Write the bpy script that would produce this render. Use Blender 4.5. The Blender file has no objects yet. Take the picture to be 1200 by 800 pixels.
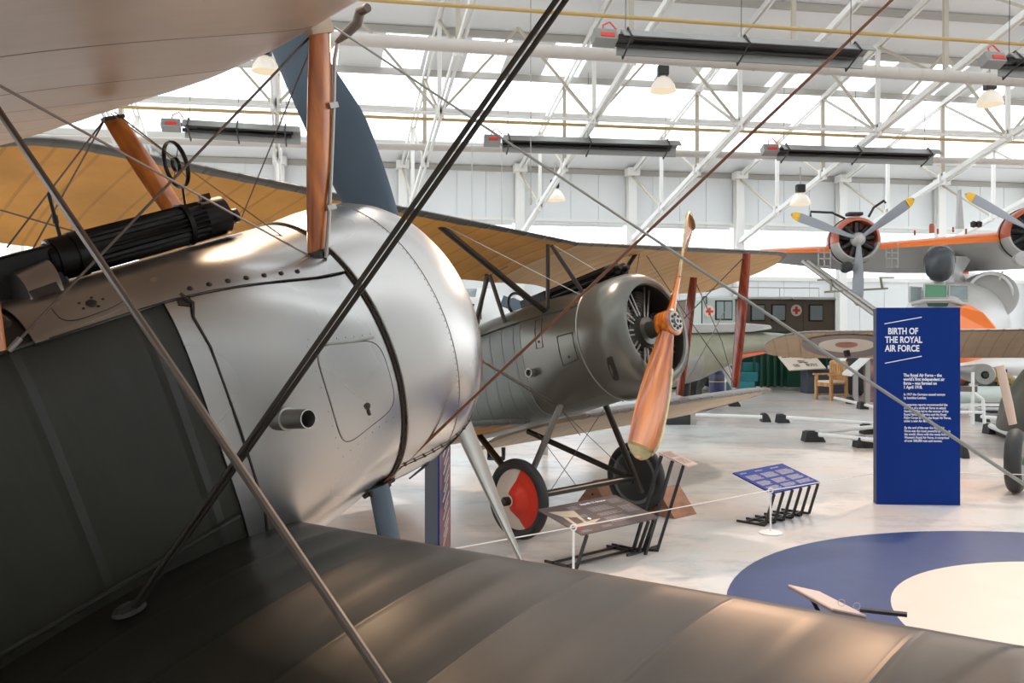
WORLD = 2.8; TW2 = 1; FRONTH = 15
import bpy, math, random
from math import sin, cos, pi, sqrt, radians, atan2
from mathutils import Vector, Matrix
random.seed(7)
SC = bpy.context.scene
COL = SC.collection
V = Vector

# ------------------------------------------------------------------ materials
def _n(nt, kind, **kw):
    n = nt.nodes.new(kind)
    for k, v in kw.items():
        setattr(n, k, v)
    return n

def mat(name, col, rough=.5, metal=0., noise=None, bump=None, spec=.5, coat=0., emit=None, stretch=(1, 1, 1), alpha=None, rvar=0.):
    """col sRGB 0..255; noise=(scale, amount, second colour or None); bump=(scale, strength)"""
    m = bpy.data.materials.new(name); m.use_nodes = True
    nt = m.node_tree; b = nt.nodes['Principled BSDF']
    lin = lambda c: tuple(((x/255)/12.92 if x/255 <= .04045 else ((x/255+.055)/1.055)**2.4) for x in c)
    c = lin(col)
    b.inputs['Base Color'].default_value = (*c, 1)
    b.inputs['Roughness'].default_value = rough
    b.inputs['Metallic'].default_value = metal
    b.inputs['Specular IOR Level'].default_value = spec
    b.inputs['Coat Weight'].default_value = coat
    b.inputs['Coat Roughness'].default_value = .08
    if emit:
        b.inputs['Emission Color'].default_value = (*lin(emit[0]), 1); b.inputs['Emission Strength'].default_value = emit[1]
    if noise or bump:
        tc = _n(nt, 'ShaderNodeTexCoord'); mp = _n(nt, 'ShaderNodeMapping')
        mp.inputs['Scale'].default_value = stretch
        nt.links.new(tc.outputs['Object'], mp.inputs['Vector'])
    if noise:
        t = _n(nt, 'ShaderNodeTexNoise'); t.inputs['Scale'].default_value = noise[0]; t.inputs['Detail'].default_value = 1.5 if metal == 1. else 5; t.inputs['Roughness'].default_value = .6 if metal < 1 else .4
        nt.links.new(mp.outputs[0], t.inputs['Vector'])
        r = _n(nt, 'ShaderNodeValToRGB'); r.color_ramp.elements[0].position = .35; r.color_ramp.elements[1].position = .65
        c2 = lin(noise[2]) if len(noise) > 2 and noise[2] else tuple(x*(1-noise[1]) for x in c)
        r.color_ramp.elements[0].color = (*c2, 1); r.color_ramp.elements[1].color = (*c, 1)
        nt.links.new(t.outputs['Fac'], r.inputs['Fac']); nt.links.new(r.outputs['Color'], b.inputs['Base Color'])
        if rvar:
            mr = _n(nt, 'ShaderNodeMapRange'); mr.inputs['To Min'].default_value = rough-rvar; mr.inputs['To Max'].default_value = rough+rvar
            mr.inputs['From Min'].default_value = .3; mr.inputs['From Max'].default_value = .7
            nt.links.new(t.outputs['Fac'], mr.inputs['Value']); nt.links.new(mr.outputs[0], b.inputs['Roughness'])
    if bump:
        t2 = _n(nt, 'ShaderNodeTexNoise'); t2.inputs['Scale'].default_value = bump[0]; t2.inputs['Detail'].default_value = 4
        nt.links.new(mp.outputs[0], t2.inputs['Vector'])
        bp = _n(nt, 'ShaderNodeBump'); bp.inputs['Strength'].default_value = bump[1]; bp.inputs['Distance'].default_value = .01
        nt.links.new(t2.outputs['Fac'], bp.inputs['Height']); nt.links.new(bp.outputs[0], b.inputs['Normal'])
    return m

def wood(name, c1, c2, scale=6, stretch=(1, 1, 1), rough=.25, coat=.6, wave='Z', distort=2., rot=None):
    m = mat(name, c1, rough, coat=coat); nt = m.node_tree; b = nt.nodes['Principled BSDF']
    tc = _n(nt, 'ShaderNodeTexCoord'); mp = _n(nt, 'ShaderNodeMapping'); mp.inputs['Scale'].default_value = stretch
    if rot is None: nt.links.new(tc.outputs['Object'], mp.inputs['Vector'])
    else:
        vr = _n(nt, 'ShaderNodeVectorRotate', rotation_type='X_AXIS'); vr.inputs['Angle'].default_value = -rot
        nt.links.new(tc.outputs['Object'], vr.inputs['Vector']); nt.links.new(vr.outputs[0], mp.inputs['Vector'])
    w = _n(nt, 'ShaderNodeTexNoise'); w.inputs['Scale'].default_value = scale; w.inputs['Detail'].default_value = 6; w.inputs['Distortion'].default_value = distort*.2
    nt.links.new(mp.outputs[0], w.inputs['Vector'])
    r = _n(nt, 'ShaderNodeValToRGB')
    lin = lambda c: tuple(((x/255)/12.92 if x/255 <= .04045 else ((x/255+.055)/1.055)**2.4) for x in c)
    r.color_ramp.elements[0].position = .36; r.color_ramp.elements[1].position = .64
    r.color_ramp.elements[0].color = (*lin(c2), 1); r.color_ramp.elements[1].color = (*lin(c1), 1)
    nt.links.new(w.outputs['Fac'], r.inputs['Fac']); nt.links.new(r.outputs['Color'], b.inputs['Base Color'])
    return m

def ribbed(name, col, spacing, rough=.45, axis='Y', depth=.02, width=.08, dark=.12, noise=(3, .12), coat=0., spec=.5):
    """doped fabric or sheet with taped ribs every `spacing` along an object axis"""
    m = mat(name, col, rough, noise=noise, coat=coat, spec=spec); nt = m.node_tree; b = nt.nodes['Principled BSDF']
    src = b.inputs['Base Color'].links[0].from_socket
    tc = _n(nt, 'ShaderNodeTexCoord'); sx = _n(nt, 'ShaderNodeSeparateXYZ'); nt.links.new(tc.outputs['Object'], sx.inputs[0])
    d = _n(nt, 'ShaderNodeMath', operation='DIVIDE'); d.inputs[1].default_value = spacing; nt.links.new(sx.outputs[axis], d.inputs[0])
    f = _n(nt, 'ShaderNodeMath', operation='PINGPONG'); f.inputs[1].default_value = .5; nt.links.new(d.outputs[0], f.inputs[0])
    l = _n(nt, 'ShaderNodeMath', operation='LESS_THAN'); l.inputs[1].default_value = width; nt.links.new(f.outputs[0], l.inputs[0])
    mul = _n(nt, 'ShaderNodeMath', operation='MULTIPLY'); mul.inputs[1].default_value = dark; nt.links.new(l.outputs[0], mul.inputs[0])
    mx = _n(nt, 'ShaderNodeMix', data_type='RGBA', blend_type='MULTIPLY'); mx.inputs['B'].default_value = (.35, .33, .3, 1)
    nt.links.new(mul.outputs[0], mx.inputs['Factor']); nt.links.new(src, mx.inputs['A']); nt.links.new(mx.outputs['Result'], b.inputs['Base Color'])
    # ridge of tape plus fine weave and long wrinkles
    w = _n(nt, 'ShaderNodeMapRange'); w.inputs['From Min'].default_value = 0; w.inputs['From Max'].default_value = width*1.3; w.inputs['To Min'].default_value = 1; w.inputs['To Max'].default_value = 0
    nt.links.new(f.outputs[0], w.inputs['Value'])
    mp = _n(nt, 'ShaderNodeMapping'); mp.inputs['Scale'].default_value = (1.2, 7, 7) if axis == 'Y' else (7, 1.5, 1.5)
    nt.links.new(tc.outputs['Object'], mp.inputs['Vector'])
    t2 = _n(nt, 'ShaderNodeTexNoise'); t2.inputs['Scale'].default_value = 1.5; t2.inputs['Detail'].default_value = 5; nt.links.new(mp.outputs[0], t2.inputs['Vector'])
    ad = _n(nt, 'ShaderNodeMath', operation='ADD'); nt.links.new(w.outputs[0], ad.inputs[0]); nt.links.new(t2.outputs['Fac'], ad.inputs[1])
    bp = _n(nt, 'ShaderNodeBump'); bp.inputs['Strength'].default_value = .5; bp.inputs['Distance'].default_value = depth
    nt.links.new(ad.outputs[0], bp.inputs['Height']); nt.links.new(bp.outputs[0], b.inputs['Normal'])
    return m

def glassmat(name, tint=(1, 1, 1), gloss=.1):
    m = bpy.data.materials.new(name); m.use_nodes = True; nt = m.node_tree
    nt.nodes.remove(nt.nodes['Principled BSDF']); out = nt.nodes['Material Output']
    t = _n(nt, 'ShaderNodeBsdfTransparent'); t.inputs['Color'].default_value = (*tint, 1)
    g = _n(nt, 'ShaderNodeBsdfGlossy'); g.inputs['Roughness'].default_value = .05
    mx = _n(nt, 'ShaderNodeMixShader'); mx.inputs[0].default_value = gloss
    nt.links.new(t.outputs[0], mx.inputs[1]); nt.links.new(g.outputs[0], mx.inputs[2]); nt.links.new(mx.outputs[0], out.inputs['Surface'])
    return m

M = {}
M['alu'] = mat('polished_aluminium', (190, 188, 185), .30, 1., noise=(2.2, .28), rvar=.07)
M['alu_cowl'] = mat('spun_aluminium', (194, 191, 187), .30, 1., noise=(2.0, .28), rvar=.07)
M['alu_dull'] = mat('dull_aluminium', (158, 156, 150), .42, .75, noise=(6, .15))
M['seam'] = mat('dark_seam', (52, 42, 36), .6, .3)
M['fab_dark'] = ribbed('dark_olive_fabric', (48, 47, 40), .31, .46, 'X', .006, .05, .12, noise=(2.2, .3), spec=.4)
M['wing_top'] = ribbed('olive_brown_wing_fabric', (30, 28, 20), .3, .38, 'Y', .0012, .018, .4, noise=(2, .25), spec=.5)
M['wing_under'] = ribbed('varnished_linen_grey_tan', (198, 172, 148), .45, .36, 'Y', .006, .012, .8, noise=(1.5, .18), spec=.45)
M['linen_warm_lit'] = ribbed('varnished_linen_warm_lit', (232, 168, 78), .21, .55, 'Y', .004, .05, .3, noise=(1.6, .25), spec=.25)  # warm light on the starboard wings put into a deeper linen colour
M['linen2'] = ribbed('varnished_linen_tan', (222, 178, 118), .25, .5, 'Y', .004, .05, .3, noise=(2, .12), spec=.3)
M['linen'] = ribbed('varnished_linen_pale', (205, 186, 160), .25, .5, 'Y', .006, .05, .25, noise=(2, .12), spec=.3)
M['pc10'] = ribbed('grey_wing_top', (92, 92, 88), .2, .35, 'Y', .012, .08, .2, noise=(3, .15))
M['p2_side'] = ribbed('dark_grey_green_fabric', (98, 102, 95), .16, .34, 'X', .008, .04, .25, noise=(3, .15))
M['p2_metal'] = mat('dark_painted_metal', (100, 99, 91), .28, .5)
M['strutwood'] = wood('varnished_strut_wood', (206, 120, 42), (158, 82, 28), 5, (4, 4, .6), .28, .5)
M['strutred'] = wood('red_brown_strut_wood', (158, 66, 38), (118, 42, 24), 5, (6, 6, .6), .25, .6)
M['propwood'] = wood('varnished_laminated_mahogany', (222, 128, 46), (140, 60, 24), 2.2, (9, 9, .35), .22, .9, rot=-atan2(.585, .81))
M['chairwood'] = wood('pale_oak', (206, 158, 100), (172, 122, 70), 5, (4, 4, 1), .45, .1)
M['chockwood'] = wood('brown_plywood', (158, 104, 68), (128, 80, 50), 5, (1, 1, 3), .55, 0)
M['steelmid'] = mat('grey_tube_steel', (112, 110, 102), .35, .5)
M['blueprop'] = mat('slate_blue_paint', (72, 88, 102), .5, noise=(4, .08))
M['brass'] = mat('brass_sheet', (176, 160, 120), .3, .9, noise=(12, .3))
M['black'] = mat('gun_black', (26, 25, 24), .34, .5, noise=(20, .3))
M['darksteel'] = mat('dark_steel', (62, 56, 50), .38, .6)
M['cable'] = mat('brown_rod', (96, 82, 72), .4, .4)
M['greywire'] = mat('grey_rod', (188, 192, 190), .35, .4)
M['brownwire'] = mat('copper_brown_rod', (118, 78, 58), .35, .5)
M['steel'] = mat('galvanised_steel', (176, 172, 166), .4, .6)
M['rubber'] = mat('black_rubber', (46, 46, 46), .6, noise=(8, .2))
M['red'] = mat('red_paint', (214, 52, 28), .4)
M['cream'] = mat('cream_paint', (226, 214, 198), .5)
M['white'] = mat('white_paint', (232, 232, 228), .45)
M['trusswhite'] = mat('white_painted_steel', (238, 237, 232), .5)
M['trussbeige'] = mat('beige_painted_steel', (190, 182, 164), .5)
M['purlin'] = mat('grey_purlin', (176, 172, 164), .6)
M['roofpanel'] = mat('pale_roof_sheet', (236, 238, 238), .6, noise=(.6, .05))
M['wallpanel'] = mat('pale_wall_sheet', (232, 235, 235), .6, noise=(.4, .04))
M['duct'] = mat('spiral_duct', (200, 192, 184), .45, .1)
M['gold'] = mat('yellow_gas_pipe', (190, 158, 96), .45)
M['heater'] = mat('heater_hood', (150, 150, 146), .4, .5)
M['heaterdark'] = mat('heater_dark_inside', (46, 44, 44), .5)
M['blue'] = mat('royal_blue_board', (8, 46, 122), .55, spec=.15)
M['panelgrey'] = mat('board_edge_grey', (74, 78, 86), .6)
M['floorblue'] = mat('blue_floor_paint', (50, 66, 110), .42, noise=(5, .15), bump=(15, .05))
M['floorcream'] = mat('cream_floor_paint', (216, 202, 186), .42, noise=(3, .04))
M['brownboard'] = mat('brown_board', (104, 88, 84), .4)
M['pinkboard'] = mat('pale_pink_board', (214, 188, 172), .4)
M['lettering'] = mat('white_lettering', (236, 238, 242), .5)
M['palelett'] = mat('grey_lettering', (178, 172, 170), .5)
M['blacksteel'] = mat('black_powder_coat', (34, 33, 33), .4)
M['orange'] = mat('orange_paint', (246, 122, 32), .35)
M['redbrown'] = mat('red_brown_cowl_paint', (186, 92, 62), .35)
M['greypaint'] = mat('grey_aircraft_paint', (188, 186, 182), .35, noise=(2, .06))
M['bladegrey'] = mat('blade_grey', (150, 154, 160), .35)
M['yellow'] = mat('yellow_tip', (240, 184, 30), .4)
M['ball'] = mat('dark_radome', (62, 66, 70), .25)
M['green'] = mat('dark_green_paint', (22, 70, 52), .5)
M['teal'] = mat('teal_paint', (40, 128, 134), .5)
M['brownbody'] = mat('brown_vehicle_paint', (112, 96, 82), .45, noise=(2, .1))
M['palegreen'] = mat('pale_grey_green_paint', (186, 196, 188), .45)
M['olive'] = mat('olive_drab', (146, 144, 122), .35, noise=(1.5, .2))
M['drab'] = mat('dark_olive_paint', (78, 80, 66), .45, noise=(1.5, .15))
M['navy'] = mat('navy_plastic', (44, 52, 92), .35)
M['signwhite'] = mat('pale_sign_board', (236, 222, 204), .4)
M['redcross'] = mat('red_cross_paint', (222, 60, 44), .5)
M['glassdark'] = mat('window_glass', (140, 152, 152), .08, spec=.8)
M['cockpitgreen'] = mat('green_cockpit_lining', (86, 138, 104), .5)
M['sky'] = glassmat('rooflight_sheet', (.97, .98, 1.0), .03)
M['pane'] = glassmat('clear_pane', (.93, .96, .95), .12)
M['roundelblue'] = mat('muted_roundel_purple', (128, 112, 110), .5)
M['roundelred'] = mat('muted_roundel_red', (178, 108, 84), .5)
M['rope'] = mat('white_rope', (220, 214, 208), .5)
M['straw'] = mat('straw_sheet', (176, 150, 96), .7, noise=(30, .5))
M['lampglow'] = mat('lamp_lens', (255, 214, 160), .4, emit=((255, 214, 160), 6))
M['lampshade'] = mat('lamp_reflector', (206, 202, 194), .35, emit=((255, 236, 208), .35))
M['orangered'] = mat('orange_red_fabric', (240, 84, 34), .5)
M['photo'] = mat('pink_photo_print', (188, 132, 124), .5, noise=(3, .5, (70, 60, 84)))

# ------------------------------------------------------------------ mesh builder
class MB:
    def __init__(s): s.v = []; s.f = []; s.m = []; s.cur = 0
    def add(s, vs, fs):
        o = len(s.v); s.v += [tuple(p) for p in vs]
        for f in fs: s.f.append([o+i for i in f]); s.m.append(s.cur)
    def box(s, c, d, R=None):
        c = V(c); x, y, z = [k/2 for k in d]; vs = []
        for i in (-1, 1):
            for j in (-1, 1):
                for k in (-1, 1):
                    p = V((i*x, j*y, k*z)); vs.append(c+(R @ p if R else p))
        s.add(vs, [(0, 1, 3, 2), (4, 6, 7, 5), (0, 4, 5, 1), (2, 3, 7, 6), (0, 2, 6, 4), (1, 5, 7, 3)]); return s
    def loft(s, loops, cap=True, closed=True):
        n = len(loops[0]); vs = [p for l in loops for p in l]; fs = []
        for i in range(len(loops)-1):
            for j in range(n if closed else n-1):
                k = (j+1) % n; fs.append((i*n+j, i*n+k, (i+1)*n+k, (i+1)*n+j))
        if cap and closed:
            fs.append(tuple(range(n))[::-1]); fs.append(tuple((len(loops)-1)*n+j for j in range(n)))
        s.add(vs, fs); return s
    def tube(s, p0, p1, r0, r1=None, n=10, flat=1., fd=None, cap=True):
        return s.path([p0, p1], [r0, r0 if r1 is None else r1], n, flat, fd, cap)
    def path(s, pts, r, n=10, flat=1., fd=None, cap=True):
        pts = [V(p) for p in pts]
        if not isinstance(r, (list, tuple)): r = [r]*len(pts)
        loops = []; u = None
        for i, p in enumerate(pts):
            d = (pts[min(i+1, len(pts)-1)]-pts[max(i-1, 0)]).normalized()
            if u is None:
                u = V(fd) if fd is not None else (V((0, 0, 1)) if abs(d.z) < .9 else V((1, 0, 0)))
            u = (u-d*u.dot(d)).normalized(); w = d.cross(u)
            loops.append([p+r[i]*(cos(2*pi*k/n)*u*1.0+sin(2*pi*k/n)*w*flat) for k in range(n)])
        return s.loft(loops, cap)
    def lathe(s, prof, o=(0, 0, 0), ax=(0, 0, 1), n=32, up=None):
        """prof: list of (distance along axis, radius)"""
        o = V(o); ax = V(ax).normalized(); u = V(up) if up is not None else (V((0, 0, 1)) if abs(ax.z) < .9 else V((1, 0, 0)))
        u = (u-ax*u.dot(ax)).normalized(); w = ax.cross(u)
        loops = [[o+ax*h+max(r, 1e-4)*(cos(2*pi*k/n)*u+sin(2*pi*k/n)*w) for k in range(n)] for h, r in prof]
        return s.loft(loops, True)
    def prism(s, poly, d, ):
        """poly: 3-D planar loop, d: extrusion vector"""
        d = V(d); return s.loft([[V(p) for p in poly], [V(p)+d for p in poly]])
    def build(s, name, m, parent=None, smooth=False, bevel=0, recalc=True, sub=0):
        me = bpy.data.meshes.new(name); me.from_pydata(s.v, [], s.f)
        ms = m if isinstance(m, (list, tuple)) else [m]
        for k in ms: me.materials.append(M[k] if isinstance(k, str) else k)
        if len(ms) > 1: me.polygons.foreach_set('material_index', s.m)
        if smooth:
            me.polygons.foreach_set('use_smooth', [True]*len(me.polygons))
        me.update()
        if recalc:
            import bmesh
            bm = bmesh.new(); bm.from_mesh(me); bmesh.ops.recalc_face_normals(bm, faces=bm.faces)
            if smooth:
                for e in bm.edges:
                    if len(e.link_faces) == 2 and e.calc_face_angle(0) > radians(38): e.smooth = False
            bm.to_mesh(me); bm.free()
        o = bpy.data.objects.new(name, me); COL.objects.link(o)
        if parent: o.parent = parent
        if bevel:
            b = o.modifiers.new('bevel', 'BEVEL'); b.width = bevel; b.segments = 2; b.limit_method = 'ANGLE'
        if sub:
            b = o.modifiers.new('sub', 'SUBSURF'); b.levels = sub; b.render_levels = sub
        return o

def tag(o, label, cat, group=None, kind=None):
    o['label'] = label; o['category'] = cat
    if group: o['group'] = group
    if kind: o['kind'] = kind
    return o
def thing(name, label, cat, loc=(0, 0, 0), rz=0, group=None):
    o = bpy.data.objects.new(name, None); COL.objects.link(o); o.empty_display_size = .1
    o.location = loc; o.rotation_euler = (0, 0, rz); return tag(o, label, cat, group)
def struct(o): o['kind'] = 'structure'; return o
def copy_tree(o, parent=None):
    c = o.copy(); COL.objects.link(c); c.parent = parent
    for ch in list(o.children): copy_tree(ch, c)
    return c
def text(lines, size, m, parent, origin, xdir, ydir, bold=0., gap=1.25, name='lettering', align='LEFT', sx=1.):
    """real lettering lying on a face; origin = left end of the first line's base"""
    obs = []
    x = V(xdir).normalized(); y = V(ydir).normalized(); z = x.cross(y)
    for i, t in enumerate(lines):
        if not t: continue
        cu = bpy.data.curves.new(name, 'FONT'); cu.body = t; cu.size = size; cu.offset = bold*size; cu.extrude = .0006; cu.resolution_u = 3; cu.align_x = align
        tmp = bpy.data.objects.new('tmp', cu)
        COL.objects.link(tmp); bpy.context.view_layer.update()
        me = bpy.data.meshes.new_from_object(tmp.evaluated_get(bpy.context.evaluated_depsgraph_get()))
        bpy.data.objects.remove(tmp)
        me.transform(Matrix.Translation(V(origin)-y*(gap*size*i)) @ Matrix((x*sx, y, z)).transposed().to_4x4())
        obs.append(me)
    # join into one lettering mesh
    mb = MB()
    for me in obs: mb.add([v.co for v in me.vertices], [tuple(p.vertices) for p in me.polygons])
    o = mb.build(name, m, parent, recalc=False)
    return o
def wordbars(o, x, y, n, w, h, size, z):
    """illegible small print: rows of short word-length strokes; o origin, x,y unit vectors"""
    mb = MB()
    for i in range(n):
        c = 0.; lim = w*random.uniform(.8, 1)
        while c < lim:
            l = min(random.uniform(1.2, 4.5)*size, lim-c)
            a = V(o)+V(x)*c-V(y)*(i*h)+V(z)*.0008
            mb.add([a, a+V(x)*l, a+V(x)*l+V(y)*size, a+V(y)*size], [(0, 1, 2, 3)]); c += l+size*.5
    return mb

def px(x, y, Y):
    """a pixel measured in the photograph at a chosen distance -> point in the hall"""
    return V(((x-600)/1000*Y, Y, 1.7-(y-392)/1000*Y))
def fl(x, y, z=0.):
    k = (1.7-z)/((y-392)/1000); return V(((x-600)/1000*k, k, z))
# ------------------------------------------------------------------ camera and world
cam = bpy.data.cameras.new('camera'); co = bpy.data.objects.new('camera', cam); COL.objects.link(co)
co.location = (0, 0, 1.7); co.rotation_euler = (pi/2, 0, 0)
cam.sensor_width = 36; cam.lens = 30; cam.shift_y = -8/1200; cam.clip_start = .05; cam.clip_end = 300
SC.camera = co
SC.view_settings.view_transform = 'Standard'; SC.view_settings.look = 'None'; SC.view_settings.gamma = 1
SC.view_settings.use_curve_mapping = False
SC.view_settings.exposure = 0.0
w = bpy.data.worlds.new('world'); SC.world = w; w.use_nodes = True
bg = w.node_tree.nodes['Background']; bg.inputs[0].default_value = (.93, .97, 1.0, 1); bg.inputs[1].default_value = WORLD

# ------------------------------------------------------------------ hall
PSI = math.atan(.165); U = V((cos(PSI), sin(PSI), 0)); W0 = V((.24, 34.04, 0)); D = V((.255, -1, 0)); BAY = 4.6
EAVE = 8.3; SL = .308
def hall(x, k, z=0.): return W0+U*x+D*k+V((0, 0, z))
fm = mat('painted_concrete_floor', (220, 201, 187), .25, noise=(.5, .08, (210, 212, 210)), bump=(6, .04))
# scuffed patches where the paint has worn to blue grey
nt = fm.node_tree; b = nt.nodes['Principled BSDF']; src = b.inputs['Base Color'].links[0].from_socket
tc = _n(nt, 'ShaderNodeTexCoord'); mp = _n(nt, 'ShaderNodeMapping'); mp.inputs['Scale'].default_value = (.7, 1.1, 1)
nt.links.new(tc.outputs['Object'], mp.inputs['Vector'])
t = _n(nt, 'ShaderNodeTexNoise'); t.inputs['Scale'].default_value = 1.3; t.inputs['Detail'].default_value = 9; t.inputs['Roughness'].default_value = .75
nt.links.new(mp.outputs[0], t.inputs['Vector'])
r = _n(nt, 'ShaderNodeValToRGB'); r.color_ramp.elements[0].position = .50; r.color_ramp.elements[1].position = .64
r.color_ramp.elements[0].color = (0, 0, 0, 1); r.color_ramp.elements[1].color = (1, 1, 1, 1)
nt.links.new(t.outputs['Fac'], r.inputs['Fac'])
mx = _n(nt, 'ShaderNodeMix', data_type='RGBA'); mx.inputs['B'].default_value = (.30, .34, .35, 1)
m2 = _n(nt, 'ShaderNodeMath', operation='MULTIPLY'); m2.inputs[1].default_value = .5
nt.links.new(r.outputs['Color'], m2.inputs[0]); nt.links.new(m2.outputs[0], mx.inputs['Factor'])
nt.links.new(src, mx.inputs['A']); nt.links.new(mx.outputs['Result'], b.inputs['Base Color'])
mb = MB(); P = [hall(-45, -.3), hall(45, -.3), hall(45, 50), hall(-45, 50)]
mb.prism(P, (0, 0, -.2)); struct(mb.build('floor', fm))
# painted roundel on the floor
C0 = V((3.85, 4.83, 0)); rd = thing('floor_roundel', 'large blue and cream roundel painted on the floor in front of the tall blue board', 'floor marking', C0)
def disc(r0, r1, z, n=96):
    m = MB(); l = []
    for r_ in (r0, r1):
        l.append([V((r_*cos(2*pi*k/n), r_*sin(2*pi*k/n), z)) for k in range(n)])
    if r0 < .01: m.add(l[1], [tuple(range(n))])
    else: m.loft(l, cap=False)
    return m
disc(1.56, 2.56, .002).build('blue_ring', 'floorblue', rd); disc(0, 1.56, .002).build('cream_disc', 'floorcream', rd)

# back wall: lower cladding, glazing band, upper cladding
def wallbox(x0, x1, z0, z1, th, off, name, m, parent=None):
    mb = MB(); A = hall(x0, -off, z0); B = hall(x1, -off, z0); N = V((-U.y, U.x, 0))*th
    mb.prism([A, B, B+V((0, 0, z1-z0)), A+V((0, 0, z1-z0))], N)
    return mb.build(name, m, parent)
wb = MB()
def clad(z0, z1):
    mbl = MB(); x = -45.
    while x < 45:
        x1 = x+1.15; A = hall(x+.015, 0, z0); B = hall(x1-.015, 0, z0); N = V((-U.y, U.x, 0))
        mbl.prism([A, B, B+V((0, 0, z1-z0)), A+V((0, 0, z1-z0))], N*.25)
        A = hall(x-.02, -.03, z0); B = hall(x+.02, -.03, z0)
        mbl.prism([A, B, B+V((0, 0, z1-z0)), A+V((0, 0, z1-z0))], N*.1)
        x = x1
    return mbl
ZB0, ZB1 = 4.05, 6.15
m1 = clad(0, ZB0); m3 = clad(ZB1, EAVE); m1.add(m3.v, m3.f)
struct(m1.build('wall_back', 'wallpanel'))
for i in range(-7, 7):
    x0 = i*BAY+.2; x1 = (i+1)*BAY-.2
    wn = wallbox(x0, x1, ZB0, ZB1, .02, .1, 'window_%d' % (i+8), 'sky'); struct(wn)
    mf = MB()
    for zz in (ZB0+.04, ZB1-.04):
        mf.prism([hall(x0, -.06, zz-.04), hall(x1, -.06, zz-.04), hall(x1, -.06, zz+.04), hall(x0, -.06, zz+.04)], V((-U.y, U.x, 0))*.08)
    mf.build('window_frame', 'white', wn)
for j, (z, h) in enumerate(((EAVE-.12, .2), (ZB1+.1, .12), (ZB0-.1, .12))):
    struct(wallbox(-45, 45, z, z+h, .1, -.06, 'trim_%d' % (j+1), 'trusswhite' if j else 'purlin'))
# steel columns and roof trusses
def col_obj(i):
    x = i*BAY
    t = thing('steel_column', 'white steel column against the back wall', 'column', hall(x, .25), PSI, 'steel columns along the back wall')
    mb = MB(); H = EAVE+.05
    mb.box((0, 0, H/2), (.1, .3, H)).box((0, .15, H/2), (.34, .03, H)).box((0, -.15, H/2), (.34, .03, H)); mb.build('shaft', 'trusswhite', t)
    mb = MB(); mb.box((0, -.1, H-.1), (.5, .5, .3)); mb.build('capital_plate', 'trusswhite', t)
    return t
for i in range(-6, 6): col_obj(i)
def seg(mb, a, b, w, h=None):
    a = V(a); b = V(b); d = (b-a); L = d.length; d.normalize()
    up = V((0, 0, 1)) if abs(d.z) < .95 else V((1, 0, 0)); s_ = d.cross(up).normalized(); u_ = s_.cross(d)
    R = Matrix((d, s_, u_)).transposed(); mb.box((a+b)/2, (L, w, h or w), R); return mb
NODE = 2.8; NK = 9
def truss(i):
    x = i*BAY; o = hall(x, .25)
    t = thing('roof_truss', 'white lattice steel roof truss sloping up from the back wall', 'roof truss', o, 0, 'roof trusses under the pale roof')
    BC = 5.5+.31*.0; TC = EAVE-.12
    f = lambda k, z: D*k+V((0, 0, z+SL*k))
    # two angle sections per chord
    for zz, nm, sz in ((BC, 'bottom_chord', .16), (TC, 'top_chord', .14)):
        mb = MB()
        for e in (-.07, .07): seg(mb, f(.0, zz)+U*e, f(NODE*NK, zz)+U*e, .05, sz)
        mb.build(nm, 'trusswhite', t)
    for j in range(NK+1):
        mb = MB(); seg(mb, f(j*NODE, BC), f(j*NODE, TC), .12, .12)
        if j: mb.build('post', 'trusswhite' if j % 2 else 'trussbeige', t)
        if j: g = MB(); g.box(f(j*NODE, BC+.05), (.05, .5, .4)); g.box(f(j*NODE, BC+.05), (.26, .12, .34)); g.build('gusset_plate', 'trusswhite', t)
        if j < NK: mb = MB(); seg(mb, f(j*NODE, TC), f((j+1)*NODE, BC), .07, .07); mb.build('diagonal', 'trussbeige', t)
    return t
for i in range(-6, 6): truss(i)
# longitudinal bracing between the trusses
for j in (3, 6):
    k = NODE*j; z = 5.5+SL*k
    mb = MB(); mb.tube(hall(-30, k+.25, z), hall(28, k+.25, z), .05)
    t = thing('longitudinal_brace', ['', '', '', 'thin white pipe brace crossing the roof trusses nearer the back wall', '', '', 'thin white pipe brace crossing the roof trusses high up near the top of the picture'][j], 'brace', (0, 0, 0))
    mb.build('tie_pipe', 'trusswhite', t)
    for i in range(-5, 6):
        for sg in (-1, 1):
            m_ = MB(); seg(m_, hall(i*BAY, k+.25, z), hall(i*BAY+sg*BAY*.5, k+.25, z+2.6), .07, .07); m_.build('brace_arm', 'trussbeige', t)
# roof
rows = [0, 1.6, 3.8, 5.9, 7.9, 9.9, 11.9, 13.9, 15.9, 17.9, 19.9, 21.9, 23.9, 25.9, 27.9, 29.9, 31.9, 33.9, 35.9, 37.9, 39.9]
def zr(k): return EAVE+.1+SL*k
rp = MB(); sk = MB()
def rpanel(mb, x0, x1, k0, k1, th):
    mb.prism([hall(x0, k0, zr(k0)), hall(x1, k0, zr(k0)), hall(x1, k1, zr(k1)), hall(x0, k1, zr(k1))], (0, 0, th))
XL, XR = -45, 45
rpanel(rp, XL, XR, -.4, rows[1], .06)
rpanel(sk, XL, XR, rows[1], rows[3], .02)
x = XL
while x < XR:
    rpanel(sk, x, x+1.25, rows[3], rows[3]+1.75, .02); rpanel(rp, x, x+1.25, rows[3]+1.75, rows[6], .06)
    rpanel(rp, x+1.25, x+2.6, rows[3], rows[6], .06); x += 2.6
for j in range(6, len(rows)-1):  # unseen roof over the camera, added to dim and band the near light
    if j % 3 == 1: rpanel(sk, XL, XR, rows[j], rows[j+1], .02)
    else: rpanel(rp, XL, XR, rows[j], rows[j+1], .06)
c = struct(rp.build('ceiling', 'roofpanel')); struct(sk.build('window_20', 'sky'))
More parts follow.
